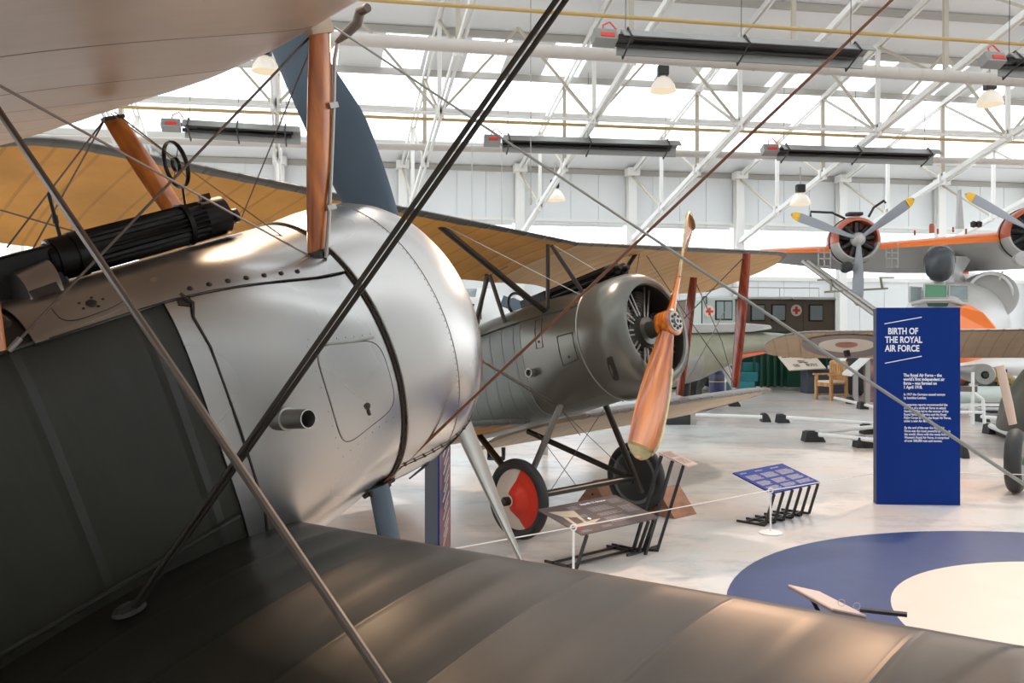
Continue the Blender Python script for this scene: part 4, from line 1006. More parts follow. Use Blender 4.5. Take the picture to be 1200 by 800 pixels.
# lectern whose top shows over the wing
A_ = px(924, 684.5, 4.95); B_ = px(960, 692.5, 5.1); D_ = px(976, 712.5, 4.3); o = V((A_.x, A_.y, 0))
t = thing('lectern', 'pale lectern top with two wire rings just showing over the near wing edge', 'information lectern', o)
n = (B_-A_).cross(D_-A_).normalized(); n = n if n.z > 0 else -n
mb = MB(); mb.prism([A_-o, B_-o, B_+D_-A_-o, D_-o], -n*.008); mb.build('panel', 'pinkboard', t)
mb = MB(); mb.prism([p-n*.009 for p in (A_-o, B_-o, B_+D_-A_-o, D_-o)], -n*.012); mb.build('panel_backing', 'brownboard', t)
mb = MB(); seg(mb, px(1008, 714, 4.5)-o, px(1063, 720, 4.4)-o, .04, .016); mb.build('front_ledge', 'blacksteel', t)
for x, y in ((986, 706), (1004, 710)):
    c = px(x, y, 4.45)-o; mb = MB(); mb.path([c+V((.018*cos(k*pi/8), 0, .018*sin(k*pi/8))) for k in range(17)], .0018, n=6); mb.build('binder_ring', 'steel', t)
for e in (.2, .8): mb = MB(); q = A_+(D_-A_)*e+(B_-A_)*.5-n*.03-o; seg(mb, q, V((q.x+.1, q.y, 0)), .02, .02); seg(mb, V((q.x+.1, q.y, .01)), V((q.x-.1, q.y, .01)), .02, .02); mb.build('leg', 'blacksteel', t)

# rope stanchions
def stanchion(x, yt, yb, label, Y=None):
    b = fl(x, yb) if Y is None else V(((x-600)/1000*Y, Y, 0)); z = 1.7-(yt-392)/1000*b.y; t = thing('rope_post', label, 'rope post', b, 0, 'low white rope posts')
    mb = MB(); mb.lathe([(0, .098), (.012, .1), (.018, .085), (.024, .02)], n=32); mb.build('base_disc', 'white', t, smooth=True)
    mb = MB(); mb.tube((0, 0, .02), (0, 0, z-.03), .0085); mb.build('post', 'white', t, smooth=True)
    mb = MB(); mb.path([(.02*cos(k*pi/10), 0, z-.012+.02*sin(k*pi/10)) for k in range(21)], .0055, n=8); mb.build('eyelet', 'white', t, smooth=True)
    return V((b.x, b.y, z-.01))
s1 = stanchion(672, 616, 0, 'low white rope post in front of the brown lectern', 5.95); s2 = stanchion(903, 573, 625, 'low white rope post in front of the blue lectern')
def rope(p, q, label, sag=.03):
    mb = MB(); mb.path([p+(q-p)*k/16-V((0, 0, sag*4*(k/16)*(1-k/16))) for k in range(17)], .0045, n=6); tag(mb.build('rope', 'rope', smooth=True), label, 'rope')
rope(s1, s2, 'white rope strung between the two low rope posts', 0.0); rope(px(480, 652, 5.4), s1, 'white rope running left from the rope post by the brown lectern', 0.0)
s3 = stanchion(1040, 551, 0, 'low white rope post behind the blue board', 9.1)
rope(s2, s3, 'white rope running right from the rope post by the blue lectern', .0)
s4 = stanchion(1300, 557, 0, 'low white rope post just past the right edge beside the black tyre', 8.6)
rope(s3, s4, 'white rope at the right edge in front of the black tyre', .0)

# ================================================================== hall barriers: white rails on black feet
def foot(x, y, w_, label, h=.16):
    p = fl(x, y); t = thing('barrier_block', label, 'barrier foot', p, 0, 'black rubber feet of the low barriers')
    mb = MB(); mb.prism([V((-w_/2, -.11, 0)), V((w_/2, -.11, 0)), V((w_/2*.75, -.11, h*.45)), V((w_/2*.2, -.11, h)), V((-w_/2*.8, -.11, h))], (0, .22, 0)); mb.build('foot_block', 'rubber', t, bevel=.01)
    mb = MB(); mb.box((-w_*.15, 0, h+.005), (w_*.35, .12, .02)); mb.build('clamp_plate', 'blacksteel', t)
    return t
for x, y, w_, lb in ((897, 494, .17, 'black barrier foot near the wing tip, left one of a close pair'), (917, 495, .24, 'black barrier foot near the wing tip, right one of a close pair'),
    (953, 517, .34, 'larger black barrier foot where two white rails meet'), (1018, 508, .26, 'black barrier foot just left of the blue board, the farther of two'), (1012, 524, .28, 'black barrier foot just left of the blue board, the nearer of two'),
    (1011, 479, .22, 'black barrier foot below the white lectern near the wooden chair'), (997, 473, .18, 'black barrier foot right of the wooden chair legs'), (861, 476, .26, 'black foot behind the lower wing of the grey-green biplane'),
    (1170, 481, .22, 'black foot beside the white frame right of the blue board, farthest'), (1151, 494, .22, 'black foot under the white rail right of the blue board'), (1163, 508, .26, 'black foot left of the big black tyre'), (1128, 536, .1, 'black foot half hidden by the right edge of the blue board')):
    foot(x, y, w_, lb)
def rail(x0, y0, x1, y1, z, label, r=.035):
    a = fl(x0, y0, z); b = fl(x1, y1, z); mb = MB(); mb.tube(a, b, r, n=12); tag(mb.build('barrier_rail', 'white', smooth=True), label, 'barrier rail', 'low white barrier rails')
rail(815, 486, 893, 488.5, .14, 'white barrier rail left of the close pair of feet'); rail(922, 489, 1060, 499, .14, 'white barrier rail right of the close pair of feet')
rail(960, 506, 1024, 500, .14, 'white barrier rail going back from the larger foot'); rail(960, 509, 1060, 519, .14, 'white barrier rail in front, from the larger foot to the blue board')
rail(978, 466, 1030, 478, .10, 'white barrier rail under the white lectern'); rail(1150, 488, 1172, 490, .12, 'short white rail right of the blue board')
rail(1161, 499, 1200, 515, .14, 'white rail behind the big black tyre', .045); rail(1122, 478, 1175, 479, .12, 'white rail at the back right of the blue board')
# dark wedge under the wing tip
p = fl(808, 497); t = thing('cable_ramp', 'long dark wedge block on the floor under the biplane wing tip', 'floor wedge', p, 0)
mb = MB(); mb.prism([V((-.45, -.1, 0)), V((.0, -.1, 0)), V((.0, -.1, .19)), V((-.45, -.1, .1))], (0, .22, 0)); mb.build('wedge_body', 'rubber', t, bevel=.01); mb = MB(); mb.box((.06, 0, .06), (.12, .12, .12)); mb.build('end_block', 'steel', t, bevel=.01)

# ================================================================== far things
# wooden armchair
cp_ = fl(974, 468); t = thing('wooden_armchair', 'pale wooden armchair standing alone beyond the roundel wing', 'chair', cp_, radians(-68))
def bx(name, c, d, m='chairwood', rot=None, p=None): mb = MB(); mb.box(c, d, rot); return mb.build(name, m, p or t, bevel=.006)
for sx in (-1, 1):
    bx('leg', (.27*sx, -.25, .32), (.07, .07, .64)); bx('leg', (.27*sx, .25, .5), (.07, .07, 1.0)); bx('armrest', (.28*sx, -.02, .66), (.1, .62, .045)); bx('side_rail', (.27*sx, 0, .12), (.04, .46, .05))
for k in range(6): bx('back_slat', (-.21+k*.084, .25, .72), (.06, .03, .46))
bx('top_rail', (0, .25, .97), (.54, .05, .09)); bx('lower_rail', (0, .25, .47), (.5, .04, .06)); bx('front_rail', (0, -.25, .39), (.5, .04, .08))
bx('seat', (0, 0, .43), (.56, .54, .04)); bx('seat_cushion', (0, 0, .475), (.5, .48, .05), 'signwhite')
# litter bin
p = px(840, 455, 20.6); p.z = 0; t = thing('litter_bin', 'navy blue litter bin with a gold band seen under the wing', 'litter bin', p)
mb = MB(); mb.lathe([(0, .17), (.02, .18), (.56, .185), (.56, .18)], n=32); mb.build('bin_body', 'navy', t, smooth=True)
mb = MB(); mb.lathe([(.56, .19), (.585, .19)], n=32); mb.build('gold_band', 'gold', t)
mb = MB(); mb.lathe([(.585, .183), (.78, .183), (.83, .165), (.86, .10), (.87, .01)], n=32); mb.build('bin_hood', 'navy', t, smooth=True)
mb = MB(); mb.box((0, -.175, .68), (.2, .03, .13)); mb.build('bin_opening', 'panelgrey', t, bevel=.01)
# ambulance
o = V((6.4, 27.6, 0)); t = thing('ambulance', 'brown military ambulance with red cross roundels parked by the back wall', 'ambulance', o, radians(9)); t['label'] = 'long brown vehicle with red cross roundels and a pale cab, parked by the back wall'
def vb(name, c, d, m, bev=.02, p=None): mb = MB(); mb.box(c, d); return mb.build(name, m, p or t, bevel=bev)
vb('body', (2.05, 1.2, 1.85), (4.7, 2.2, 2.0), 'brownbody', .05); vb('roof', (2.05, 1.2, 2.87), (4.76, 2.3, .06), 'brownbody'); 
for k, (x0, x1) in enumerate(((-.25, 1.3), (1.34, 2.85), (2.89, 4.38))): vb('roof_strip', ((x0+x1)/2, .06, 2.90), (x1-x0, .12, .09), 'white')
mb = MB(); mb.path([(-.2, .2, 3.25), (3.9, .2, 3.25), (3.9, .2, 2.9)], .015, n=6)
for xx in (-.2, 1.1, 2.5): mb.tube((xx, .2, 2.9), (xx, .2, 3.25), .015, n=6)
mb.build('roof_rail', 'steel', t)
for x0 in (1.68, 2.4, 3.72):
    f = vb('window', (x0, .09, 2.42), (.5, .06, .56), 'seam', .01); vb('pane', (x0, .05, 2.42), (.42, .03, .48), 'glassdark', .0, f)
for zz in (1.1, 1.65, 2.75): vb('body_rib', (2.05, .085, zz), (4.7, .03, .05), 'brownbody', .0)
for xx in (-.28, .35, 1.5, 2.45, 3.3, 4.38): vb('body_rib', (xx, .085, 1.9), (.05, .03, 1.9), 'brownbody', .0)
def cross(x, z, r, th=.05, p=None, y=.07):
    mb = MB(); mb.lathe([(0, r), (.015, r)], (x, y, z), (0, -1, 0), n=36); d = mb.build('roundel', 'cream', p or t)
    mb = MB(); mb.box((x, y-.02, z), (r*1.3, .012, r*.42)); mb.box((x, y-.02, z+r*.43), (r*.42, .012, r*.44)); mb.box((x, y-.02, z-r*.43), (r*.42, .012, r*.44)); mb.build('red_cross', 'redcross', d)
cross(3.02, 2.5, .19)
vb('chassis', (1.6, 1.1, .78), (5.4, 1.9, .2), 'blacksteel', .02); vb('underbody_box', (1.6, .25, .5), (1.5, .4, .45), 'blacksteel', .03)
for xx in (3.3, .1): 
    for yy in (.25, 2.1):
        mb = MB(); mb.lathe([(-.13, .2), (-.13, .44), (-.09, .48), (.09, .48), (.13, .44), (.13, .2)], (xx, yy, .48), (0, 1, 0), n=32); w_ = mb.build('wheel', 'rubber', t, smooth=True); mb = MB(); mb.lathe([(-.135, .22), (-.1, .1), (-.14, .08)], (xx, yy, .48), (0, 1, 0), n=20); mb.build('hub', 'olive', w_)
# lorry-like pale vehicle in front of it
o = V((5.15, 25.0, 0)); t = thing('cab_vehicle', 'pale grey-green vehicle with a red cross roundel, left of the brown ambulance body', 'vehicle', o, radians(6))
vb('cab', (.98, .9, 1.75), (1.0, 1.7, 2.1), 'palegreen', .06); f = vb('window', (1.1, .03, 2.42), (.52, .05, .58), 'seam', .01); vb('pane', (.98, .0, 2.42), (.21, .03, .5), 'glassdark', 0, f); vb('pane', (1.22, .0, 2.42), (.21, .03, .5), 'glassdark', 0, f)
cross(.66, 2.38, .17, y=.03); vb('door_handle', (1.2, .0, 1.5), (.14, .04, .03), 'blacksteel', .0)
mb = MB(); mb.path([(.42, -.02, 1.0), (.42, -.02, 2.75), (.48, -.02, 2.82), (.56, -.02, 2.82), (.56, -.02, 2.6)], .02, n=6); mb.build('grab_rail', 'blacksteel', t)
vb('chassis', (.6, .8, .72), (1.9, 1.5, .18), 'blacksteel', .02)
for xx in (.1,):
    for yy in (-.02, 1.6):
        mb = MB(); mb.lathe([(-.12, .2), (-.12, .40), (-.08, .45), (.08, .45), (.12, .40), (.12, .2)], (xx, yy, .45), (0, 1, 0), n=32); w_ = mb.build('wheel', 'rubber', t, smooth=True); mb = MB(); mb.lathe([(-.125, .2), (-.1, .1), (-.13, .08)], (xx, yy, .45), (0, 1, 0), n=20); mb.build('hub', 'olive', w_)
# green kiosk with teal steps
o = V((7.6, 26.0, 0)); t = thing('exhibit_stand', 'dark green timber exhibit stand with teal steps, below the brown ambulance', 'exhibit stand', o, radians(3))
vb('back_panel', (.75, .9, .95), (2.3, .1, 1.75), 'green', .01)
for k in range(6): vb('slat', (-.25+k*.21, -.1, .85), (.07, .05, 1.5), 'green', .005)
vb('step', (-.75, -.3, .15), (.75, .4, .28), 'teal', .02); vb('step', (-.5, .05, .42), (.7, .4, .28), 'teal', .02); vb('step', (-.25, .4, .7), (.5, .4, .28), 'teal', .02)
vb('side_box', (1.1, .2, .8), (.5, .5, 1.4), 'green', .02)
o = V((8.75, 24.6, 0)); t = thing('sign_stand', 'dark plinth with a tilted pale sign board beside the green exhibit stand', 'sign', o, radians(4))
vb('plinth', (.45, .3, .35), (1.35, .5, .70), 'panelgrey', .02)
P4 = [px(912, 417, 24.9), px(955, 416.5, 24.9), px(968, 431, 24.4), px(925, 433, 24.4)]; Ri = t.matrix_world; bpy.context.view_layer.update(); Ri = t.matrix_world.inverted()
P4 = [Ri @ p for p in P4]; mb = MB(); nn = (P4[1]-P4[0]).cross(P4[2]-P4[0]).normalized(); mb.prism(P4, nn*.04 if nn.z < 0 else -nn*.04); mb.build('sign_board', 'signwhite', t)
mb = MB(); xx = (P4[1]-P4[0]).normalized(); yy = (P4[0]-P4[3]).normalized(); nn = nn if nn.z > 0 else -nn
for u, v, nl, w_ in ((.06, .86, 1, .2), (.62, .86, 2, .3), (.4, .55, 2, .25), (.2, .3, 2, .18), (.55, .3, 2, .3)): q = wordbars(P4[3]+(P4[2]-P4[3])*u+(P4[0]-P4[3])*v+nn*.002, xx, yy, nl, 1.1*w_, .07, .04, nn); mb.add(q.v, q.f)
mb.build('small_print', 'brownboard', t, recalc=False)
mb = MB(); q = wordbars(P4[3]+(P4[2]-P4[3])*.32+(P4[0]-P4[3])*.84+nn*.002, xx, yy, 1, .35, .07, .06, nn); mb.add(q.v, q.f); mb.build('red_heading', 'redcross', t, recalc=False)
o = V((10.0, 26.6, 0)); t = thing('step_unit', 'teal open steps right of the wooden armchair', 'steps', o, radians(3))
for k in range(4): vb('tread', (.35, .1+k*.12, .2+k*.3), (1.2, .35, .06), 'teal', .01)
for sx in (-.25, .95): vb('stringer', (sx, .3, .6), (.06, .9, 1.2), 'green', .01)
# white lectern by the chair
o = px(1008, 470, 21.5); o.z = 0; t = thing('lectern', 'tall white sloping lectern just left of the blue board top-to-bottom edge', 'information lectern', o); t['label'] = 'white sloping lectern with steel posts right of the wooden armchair'
mb = MB(); mb.prism([V((-.3, -.2, .72)), V((.35, -.1, 1.28)), V((.35, .4, 1.28)), V((-.3, .4, .72))], (0, 0, -.06)); mb.build('sloping_top', 'white', t)
for xx, h_ in ((-.12, .82), (.18, 1.05)): mb = MB(); mb.box((xx, 0, h_/2), (.12, .08, h_)); mb.build('steel_post', 'steel', t, bevel=.01)
mb = MB(); mb.box((.33, .2, .55), (.2, .3, 1.1)); mb.build('side_panel', 'photo', t)
# ---------------- third aircraft: roundel wing
th3 = radians(-20)
P3 = bpy.data.objects.new('biplane', None); COL.objects.link(P3)
# span direction and heading
sp = V((.93, -.36, .0)).normalized(); n3 = V((-.35, -.91, .27)).normalized(); sp = (sp-n3*sp.dot(n3)).normalized(); t3 = sp.cross(n3)*-1
t3 = t3 if t3.z > 0 else -t3
O3 = V((3.86, 13.4, 1.70))
P3.matrix_world = Matrix.Translation(O3) @ Matrix((n3, t3.cross(n3), t3)).transposed().to_4x4(); bpy.context.view_layer.update()
tag(P3, 'biplane at the right edge whose lower wing carries a faded roundel underneath', 'aircraft')
l3 = locf(P3); yl = (P3.matrix_world.inverted().to_3x3() @ sp).y
sgn = 1 if yl > 0 else -1
def L3(a, s, t): return V((a, sgn*s, t))
_L = L
def L(a, s, t): return V((a, sgn*(4.9-s), t))
mb = wing(-.6, 4.9, lambda s: (.0, .04+.012*(4.9-abs(s))), 1.50, .03, .2, tipL=.9, sag=.01, dens=6, piv_=.7)
mb.build('lower_wing', [ribbed('mid_brown_wing_top', (150, 132, 110), .2, .4, 'Y', .01, .07, .2), ribbed('buff_wing_under', (186, 156, 122), .2, .5, 'Y', .006, .05, .3), ribbed('grey_wing_edge', (134, 128, 120), .2, .4, 'Y', .01, .07, .2)], P3, smooth=True)
L = _L
def under(rad0, rad1, m, nm, off):
    mb = MB(); lo = []
    cx, cy = -.80, 1.30
    for j in range(49):
        q = 2*pi*j/48; row = []
        for r_ in (rad0, (rad0+rad1)/2, rad1):
            a = cx+r_*cos(q); s = cy+r_*sin(q); x = -a/1.5; h_ = 5*.06*(.2969*sqrt(x)-.126*x-.3516*x*x+.2843*x**3-.1015*x**4); c_m = .045*4*x*(1-x)
            row.append(L3(a, s, .04+.012*s-.03*1.5*x+(c_m-h_)*1.5-off))
        lo.append(row)
    mb.loft(lo, cap=False, closed=False); return mb.build(nm, m, P3, recalc=False)
under(0.02, .64, 'cream', 'roundel', .004); under(.42, .68, 'roundelblue', 'roundel_ring', .009); under(.0, .17, 'roundelred', 'roundel_centre', .009)
mb = MB(); mb.tube(L3(-.9, 1.3, -.02), L3(-.9, 1.32, -.12), .05); mb.build('wing_fitting', 'seam', P3)
# fuselage body and undercarriage leg at the right edge
Mi3 = P3.matrix_world.inverted(); c3 = Mi3 @ px(1246, 442, 10.9)
mb = MB(); mb.loft([[V((a, c3.y+w_*cos(q), c3.z+h_*sin(q))) for q in [2*pi*j/36 for j in range(36)]] for a, w_, h_ in ((c3.x+.62, .02, .02), (c3.x+.6, .25, .22), (c3.x+.5, .36, .3), (c3.x+.2, .42, .34), (c3.x-.5, .44, .36), (c3.x-2, .42, .34), (c3.x-4.4, .15, .2))]); mb.build('fuselage', 'drab', P3, smooth=True)
strutm(Mi3 @ px(1172, 428, 10.0), Mi3 @ px(1187, 497, 10.0), .11, .05, Mi3.to_3x3() @ V((1, 0, 0)), .9).build('undercarriage_leg', 'pinkboard', P3, smooth=True)
# big wheel at the right edge
WP = V((5.40, 9.15, .35)); t = bpy.data.objects.new('main_wheel', None); COL.objects.link(t); t.location = (WP.x, WP.y, 0); bpy.context.view_layer.update(); t.parent = P3; t.matrix_parent_inverse = P3.matrix_world.inverted(); t['label'] = 'black tyre with a green leg fairing at the right edge'
mb = MB(); axw = V((.80, -.60, 0)); 
mb.lathe([(-.06, .19)]+[(.082*sin(radians(k)), .262+.083*cos(radians(k))) for k in range(-110, 111, 11)]+[(.06, .19)], (0, 0, .35), axw, n=56); mb.build('tyre', 'rubber', t, smooth=True)
mb = MB(); mb.lathe([(.05, .24), (.07, .22), (.06, .05), (-.07, .05)], (0, 0, .35), axw, n=36); mb.build('wheel_disc', 'brownboard', t, smooth=True)
mb = MB(); mb.prism([V((.0, -.10, .35))+V(p) for p in ((-.0, 0, -.02), (.08, 0, -.09), (.4, 0, .05), (.5, 0, .9), (.3, 0, .9))], (.05, .05, 0)); mb.build('leg_fairing', 'cockpitgreen', t, bevel=.015)

# ---------------- flying boat with two radial engines
o = V((9.4, 24.5, 0)); FB = thing('flying_boat', 'white and orange flying boat with two radial engines and a black ball above the cockpit', 'aircraft', o)
def F(x, y, Y): return px(x, y, Y)-o
# wing: thick slab, orange leading edge strip on top
def fw(x, ytop, ymid, ybot, Y, ch=3.6):
    a = F(x, ytop, Y+.35); b = F(x, ymid, Y); c = F(x, ybot, Y+ch*.5); d = F(x, ybot-(ybot-ytop)*.35, Y+ch); e = F(x, ytop, Y+ch*.4)
    return a, b, c, d, e
st = [(890, 292, 296, 306, 24.6), (945, 289, 296, 312, 24.5), (1000, 287, 295, 318, 24.4), (1040, 283, 291, 320, 24.3), (1100, 278, 287, 320, 24.1), (1180, 271, 282, 316, 23.8), (1260, 264, 275, 312, 23.5), (1400, 252, 262, 300, 23)]
lo = []
for s_ in st:
    a, b, c, d, e = fw(*s_); nose = [b+(a-b)*(k/4)+V((0, -.12*sin(pi*k/4), 0)) for k in range(5)]
    lo.append([c]+nose+[e, d])
mb = MB(); mb.loft(lo)
n_ = len(lo[0])
ms = []
for i in range(len(lo)-1):
    for j in range(n_): ms.append(1 if 1 <= j <= 5 else 0)
mb.m = ms+[0, 0]; mb.build('wing', ['greypaint', 'orange'], FB, smooth=True)
def engine(x, y, Y, blades, label, bl=1.72, R=.66, bentc=None):
    c = F(x, y, Y); ax = V((-.12-(x-1003)/1000*.9, -1, 0)).normalized(); 
    mb = MB(); prof = [(-1.6, .42), (-1.2, .55), (-.7, R), (-.1, R*1.0), (.08, R*.95), (.17, R*.86), (.18, R*.80), (.12, R*.80), (-.1, R*.78)]
    n_ = 40; up = V((0, 0, 1)); sd = ax.cross(up); loops = [[c+ax*h+(cos(2*pi*j/n_)*up+sin(2*pi*j/n_)*sd)*r for j in range(n_)] for h, r in prof]
    mb.loft(loops, cap=True); mb.m = [1 if (cos(2*pi*(j+.5)/n_) < -.15 or i < 2) else 0 for i in range(len(prof)-1) for j in range(n_)]+[0, 0]
    e = mb.build('engine_cowling', ['redbrown', 'greypaint'], FB, smooth=True)
    mb = MB(); mb.lathe([(-.12, R*.80), (-.1, R*.8)], c, ax, n=32); mb.build('engine_back', 'heaterdark', e)
    for j in range(9):
        q = 2*pi*j/9; d = up*cos(q)+sd*sin(q); m_ = MB(); m_.tube(c-ax*.02+d*.12, c-ax*.02+d*R*.75, .085, n=10); m_.build('cylinder', 'blacksteel', e, smooth=True)
    mb = MB(); mb.path([c-ax*.35+(cos(k*pi/20)*up+sin(k*pi/20)*sd)*(R+.01) for k in range(41)], .02, n=6); mb.build('cowl_gill_band', 'blacksteel', e)
    mb = MB(); mb.lathe([(0, .2), (.2, .19), (.33, .12), (.38, .02)], c, ax, n=24); hubo = mb.build('spinner', 'greypaint', e, smooth=True)
    for k, (bx_, by_) in enumerate(blades):
        d = (F(bx_, by_, Y-.25)-(c+ax*.22)); R_b = d.length; d.normalize(); m_ = MB()
        ch_ = lambda q: ((.05+.10*sin(min(q*1.5, 1)*pi/2))*(1 if q < .8 else sqrt(max(.03, 1-((q-.8)/.2)**2))), (.05+.10*sin(min(q*1.5, 1)*pi/2))*(1 if q < .8 else sqrt(max(.03, 1-((q-.8)/.2)**2))))
        blade(m_, c+ax*.22, ax, d, R_b, ch_, lambda q: 42-28*q, .02, r0=.1); b_ = m_.build('propeller_blade', 'bladegrey' if not bentc else bentc, e, smooth=True)
        m_ = MB(); blade(m_, c+ax*.22, ax, d, R_b+.005, lambda q: tuple(v*1.04 for v in ch_(.88+.12*q)), lambda q: 42-28*(.88+.12*q), .012, r0=R_b*.88, steps=8); m_.build('yellow_tip', 'yellow', b_, smooth=True)
    return e
e = engine(1004, 281, 24.0, [(927, 251), (1071, 233), (1005, 358)], ''); 
mb = MB(); mb.path([F(1018, 254, 24.3), F(1024, 243, 24.3), F(1036, 235, 24.3), F(1038, 238, 24.3)], .035, n=6); mb.path([F(990, 256, 24.5), F(975, 249, 24.5), F(950, 248, 24.5), F(950, 254, 24.5)], .035, n=6); mb.build('cowl_strap', 'blacksteel', FB)
mb = MB(); mb.box(F(1001, 251, 24.2), (.42, .3, .1)); mb.build('intake_scoop', 'blacksteel', FB, bevel=.03)
mb = MB(); mb.lathe([(-.2, .15), (.15, .15), (.16, .1)], F(992, 313, 23.7), (-.2, -1, 0), n=20); mb.build('oil_cooler', 'blacksteel', FB, smooth=True)
engine(1210, 273, 23.3, [(1131, 227), (1285, 235), (1212, 352)], '', R=.72, bentc='pinkboard' and None)
mb = MB(); mb.lathe([(-.3, .18), (.1, .2), (.12, .15)], F(1198, 303, 22.8), (-.3, -1, 0), n=20); mb.build('oil_cooler', 'greypaint', FB, smooth=True)
# black radome on a mast over the cockpit
c = F(1101, 308, 22.2); mb = MB(); mb.lathe([(-.48, .10), (-.44, .2), (-.3, .31), (-.1, .37), (.1, .385), (.28, .34), (.40, .22), (.455, .08), (.46, .01)], c, (0, 0, 1), n=36); mb.build('radome', 'ball', FB, smooth=True)
strutm(F(1101, 322, 22.4), F(1101, 336, 22.4), .3, .2).build('radome_mast', 'greypaint', FB, smooth=True)
# hull: rounded body with cockpit
cx = 1112
mb = MB(); lo = []
for (Y, x, yt, yb, wpx) in ((21.2, 1112, 385, 420, 28), (21.6, 1110, 352, 440, 62), (22.2, 1110, 340, 452, 88), (23.0, 1114, 333, 456, 112), (24.0, 1119, 331, 456, 128), (26, 1124, 328, 450, 122), (30, 1130, 318, 430, 80)):
    cc_ = (yt+yb)/2; row = []
    for j in range(40):
        q = 2*pi*j/40; c1, s1_ = cos(q), sin(q); e_ = .85
        row.append(F(x+wpx/2*(abs(s1_)**e_)*(1 if s1_ > 0 else -1), cc_-(yb-yt)/2*(abs(c1)**e_)*(1 if c1 > 0 else -1), Y))
    lo.append(row)
mb.loft(lo); mb.m = []
for i in range(len(lo)-1):
    for j in range(40): mb.m.append(1 if (i < 2 and 7 <= j <= 19) else 0)
mb.m += [0, 0]; mb.build('hull', ['greypaint', 'orange'], FB, smooth=True)
for (x0, y0, x1, y1, Y, m_) in ((1066, 336, 1080, 354, 21.85, 'glassdark'), (1083, 333, 1109, 349, 21.7, 'cockpitgreen'), (1112, 334, 1134, 352, 21.8, 'glassdark')):
    mb = MB(); a = F(x0, y0, Y+.25); b = F(x1, y0+1, Y+.25); c_ = F(x1, y1, Y); d = F(x0, y1, Y); mb.prism([a, b, c_, d], (0, .06, 0)); f = mb.build('cockpit_window', m_, FB, bevel=.01)
    mb = MB(); pts = [a, b, c_, d, a]; mb.path([p+V((0, -.01, 0)) for p in pts], .022, n=6); mb.build('window_frame', 'greypaint', f)
mb = MB(); mb.path([F(1068, 356, 21.6), F(1085, 352, 21.4), F(1112, 352, 21.4), F(1132, 357, 21.6)], .05, n=8); mb.build('bow_coaming', 'greypaint', FB, smooth=True)
mb = MB(); mb.prism([F(1088, 355, 21.4), F(1112, 355, 21.4), F(1110, 359, 21.3), F(1090, 359, 21.3)], (0, .1, 0)); mb.build('bow_hatch', 'green', FB)
mb = MB(); pts_ = [(1110, 361, 20.8), (1126, 360, 20.9), (1136, 357, 21.0), (1152, 366, 21.1), (1165, 380, 21.3), (1174, 394, 21.4), (1110, 396, 20.7)]; mb.prism([F(*p) for p in pts_], (.0, .25, 0)); mb.build('bow_panel', 'orange', FB)
# pylon, side blister, fins
mb = MB(); mb.loft([[F(1118+k*wq, y, Y) for k, Y in ((-1, 25), (0, 24.3), (1, 25), (0, 28))] for y, wq in ((300, 22), (320, 10), (335, 16))]); mb.build('pylon', 'greypaint', FB, smooth=True)
mb = MB(); mb.lathe([(-.6, .75), (.1, .72), (.3, .68), (.31, .6), (.2, .35), (.15, .0)], F(1160, 347, 25.0), (-.2, -1, .1), n=36); bl_ = mb.build('side_blister', 'greypaint', FB, smooth=True)
mb = MB(); mb.path([F(1160, 347, 24.68)+V((.66*cos(k*pi/16), -.02, .66*sin(k*pi/16))) for k in range(33)], .045, n=8); mb.build('blister_rim', 'white', bl_, smooth=True)
mb = MB(); mb.prism([F(1122, 268, 30), F(1130, 268, 30), F(1126.5, 222, 30), F(1124.5, 222, 30)], (0, .15, 0)); mb.build('tail_fin', 'greypaint', FB)
mb = MB(); mb.prism([F(1124, 304, 29), F(1133, 304, 29), F(1137, 335, 29), F(1128, 335, 29)], (0, .5, 0)); mb.build('fin_base', 'orangered', FB)
mb = MB(); mb.lathe([(0, .07), (.2, .07), (.26, .05)], F(1092, 273, 24), (0, 0, 1), n=16); mb.build('exhaust_stack', 'redbrown', FB, smooth=True)
for x, y in ((1072, 270), (1099, 268), (1117, 266), (1132, 268)): mb = MB(); mb.tube(F(x, y+6, 24.2), F(x, y, 24.2), .03, n=6); mb.build('wing_aerial', 'redbrown', FB)
mb = MB()
for x in (1141, 1147): mb.lathe([(-.09, .01), (-.06, .08), (.06, .09), (.1, .03)], F(x, 263, 24), (0, 0, 1), n=12)
mb.build('landing_light', 'blacksteel', FB, smooth=True)
# retracting float struts under the left wing, and a small platform
for a_, b_ in (((940, 306), (1024, 368)), ((946, 306), (1030, 366))): mb = MB(); mb.tube(F(*a_, 24.6), F(*b_, 23.4), .06); mb.build('float_strut', 'steel', FB, smooth=True)
mb = MB(); seg(mb, F(968, 342, 24), F(1038, 338, 24), .3, .05); seg(mb, F(974, 327, 24), F(974, 342, 24), .05, .05); seg(mb, F(1032, 326, 24), F(1034, 338, 24), .05, .05); seg(mb, F(958, 328, 24), F(975, 328, 24), .05, .05); seg(mb, F(1030, 325, 24), F(1048, 325, 24), .04, .04); mb.build('float_fitting', 'olive', FB)
for x0 in (959, 1038):
    mb = MB(); 
    for x in (x0, x0+7, x0+14): seg(mb, F(x, 284 if x == x0+14 and x0 > 1000 else 292, 24.0), F(x, 314, 24.0), .025, .025)
    for y in (296, 303, 312): seg(mb, F(x0, y, 24), F(x0+14, y, 24), .025, .025)
    mb.build('access_ladder', 'steel', FB)
mb = MB(); mb.tube(F(1175, 318, 24.5), F(1171, 328, 24.5), .03); mb.build('strut_stay', 'cream', FB)
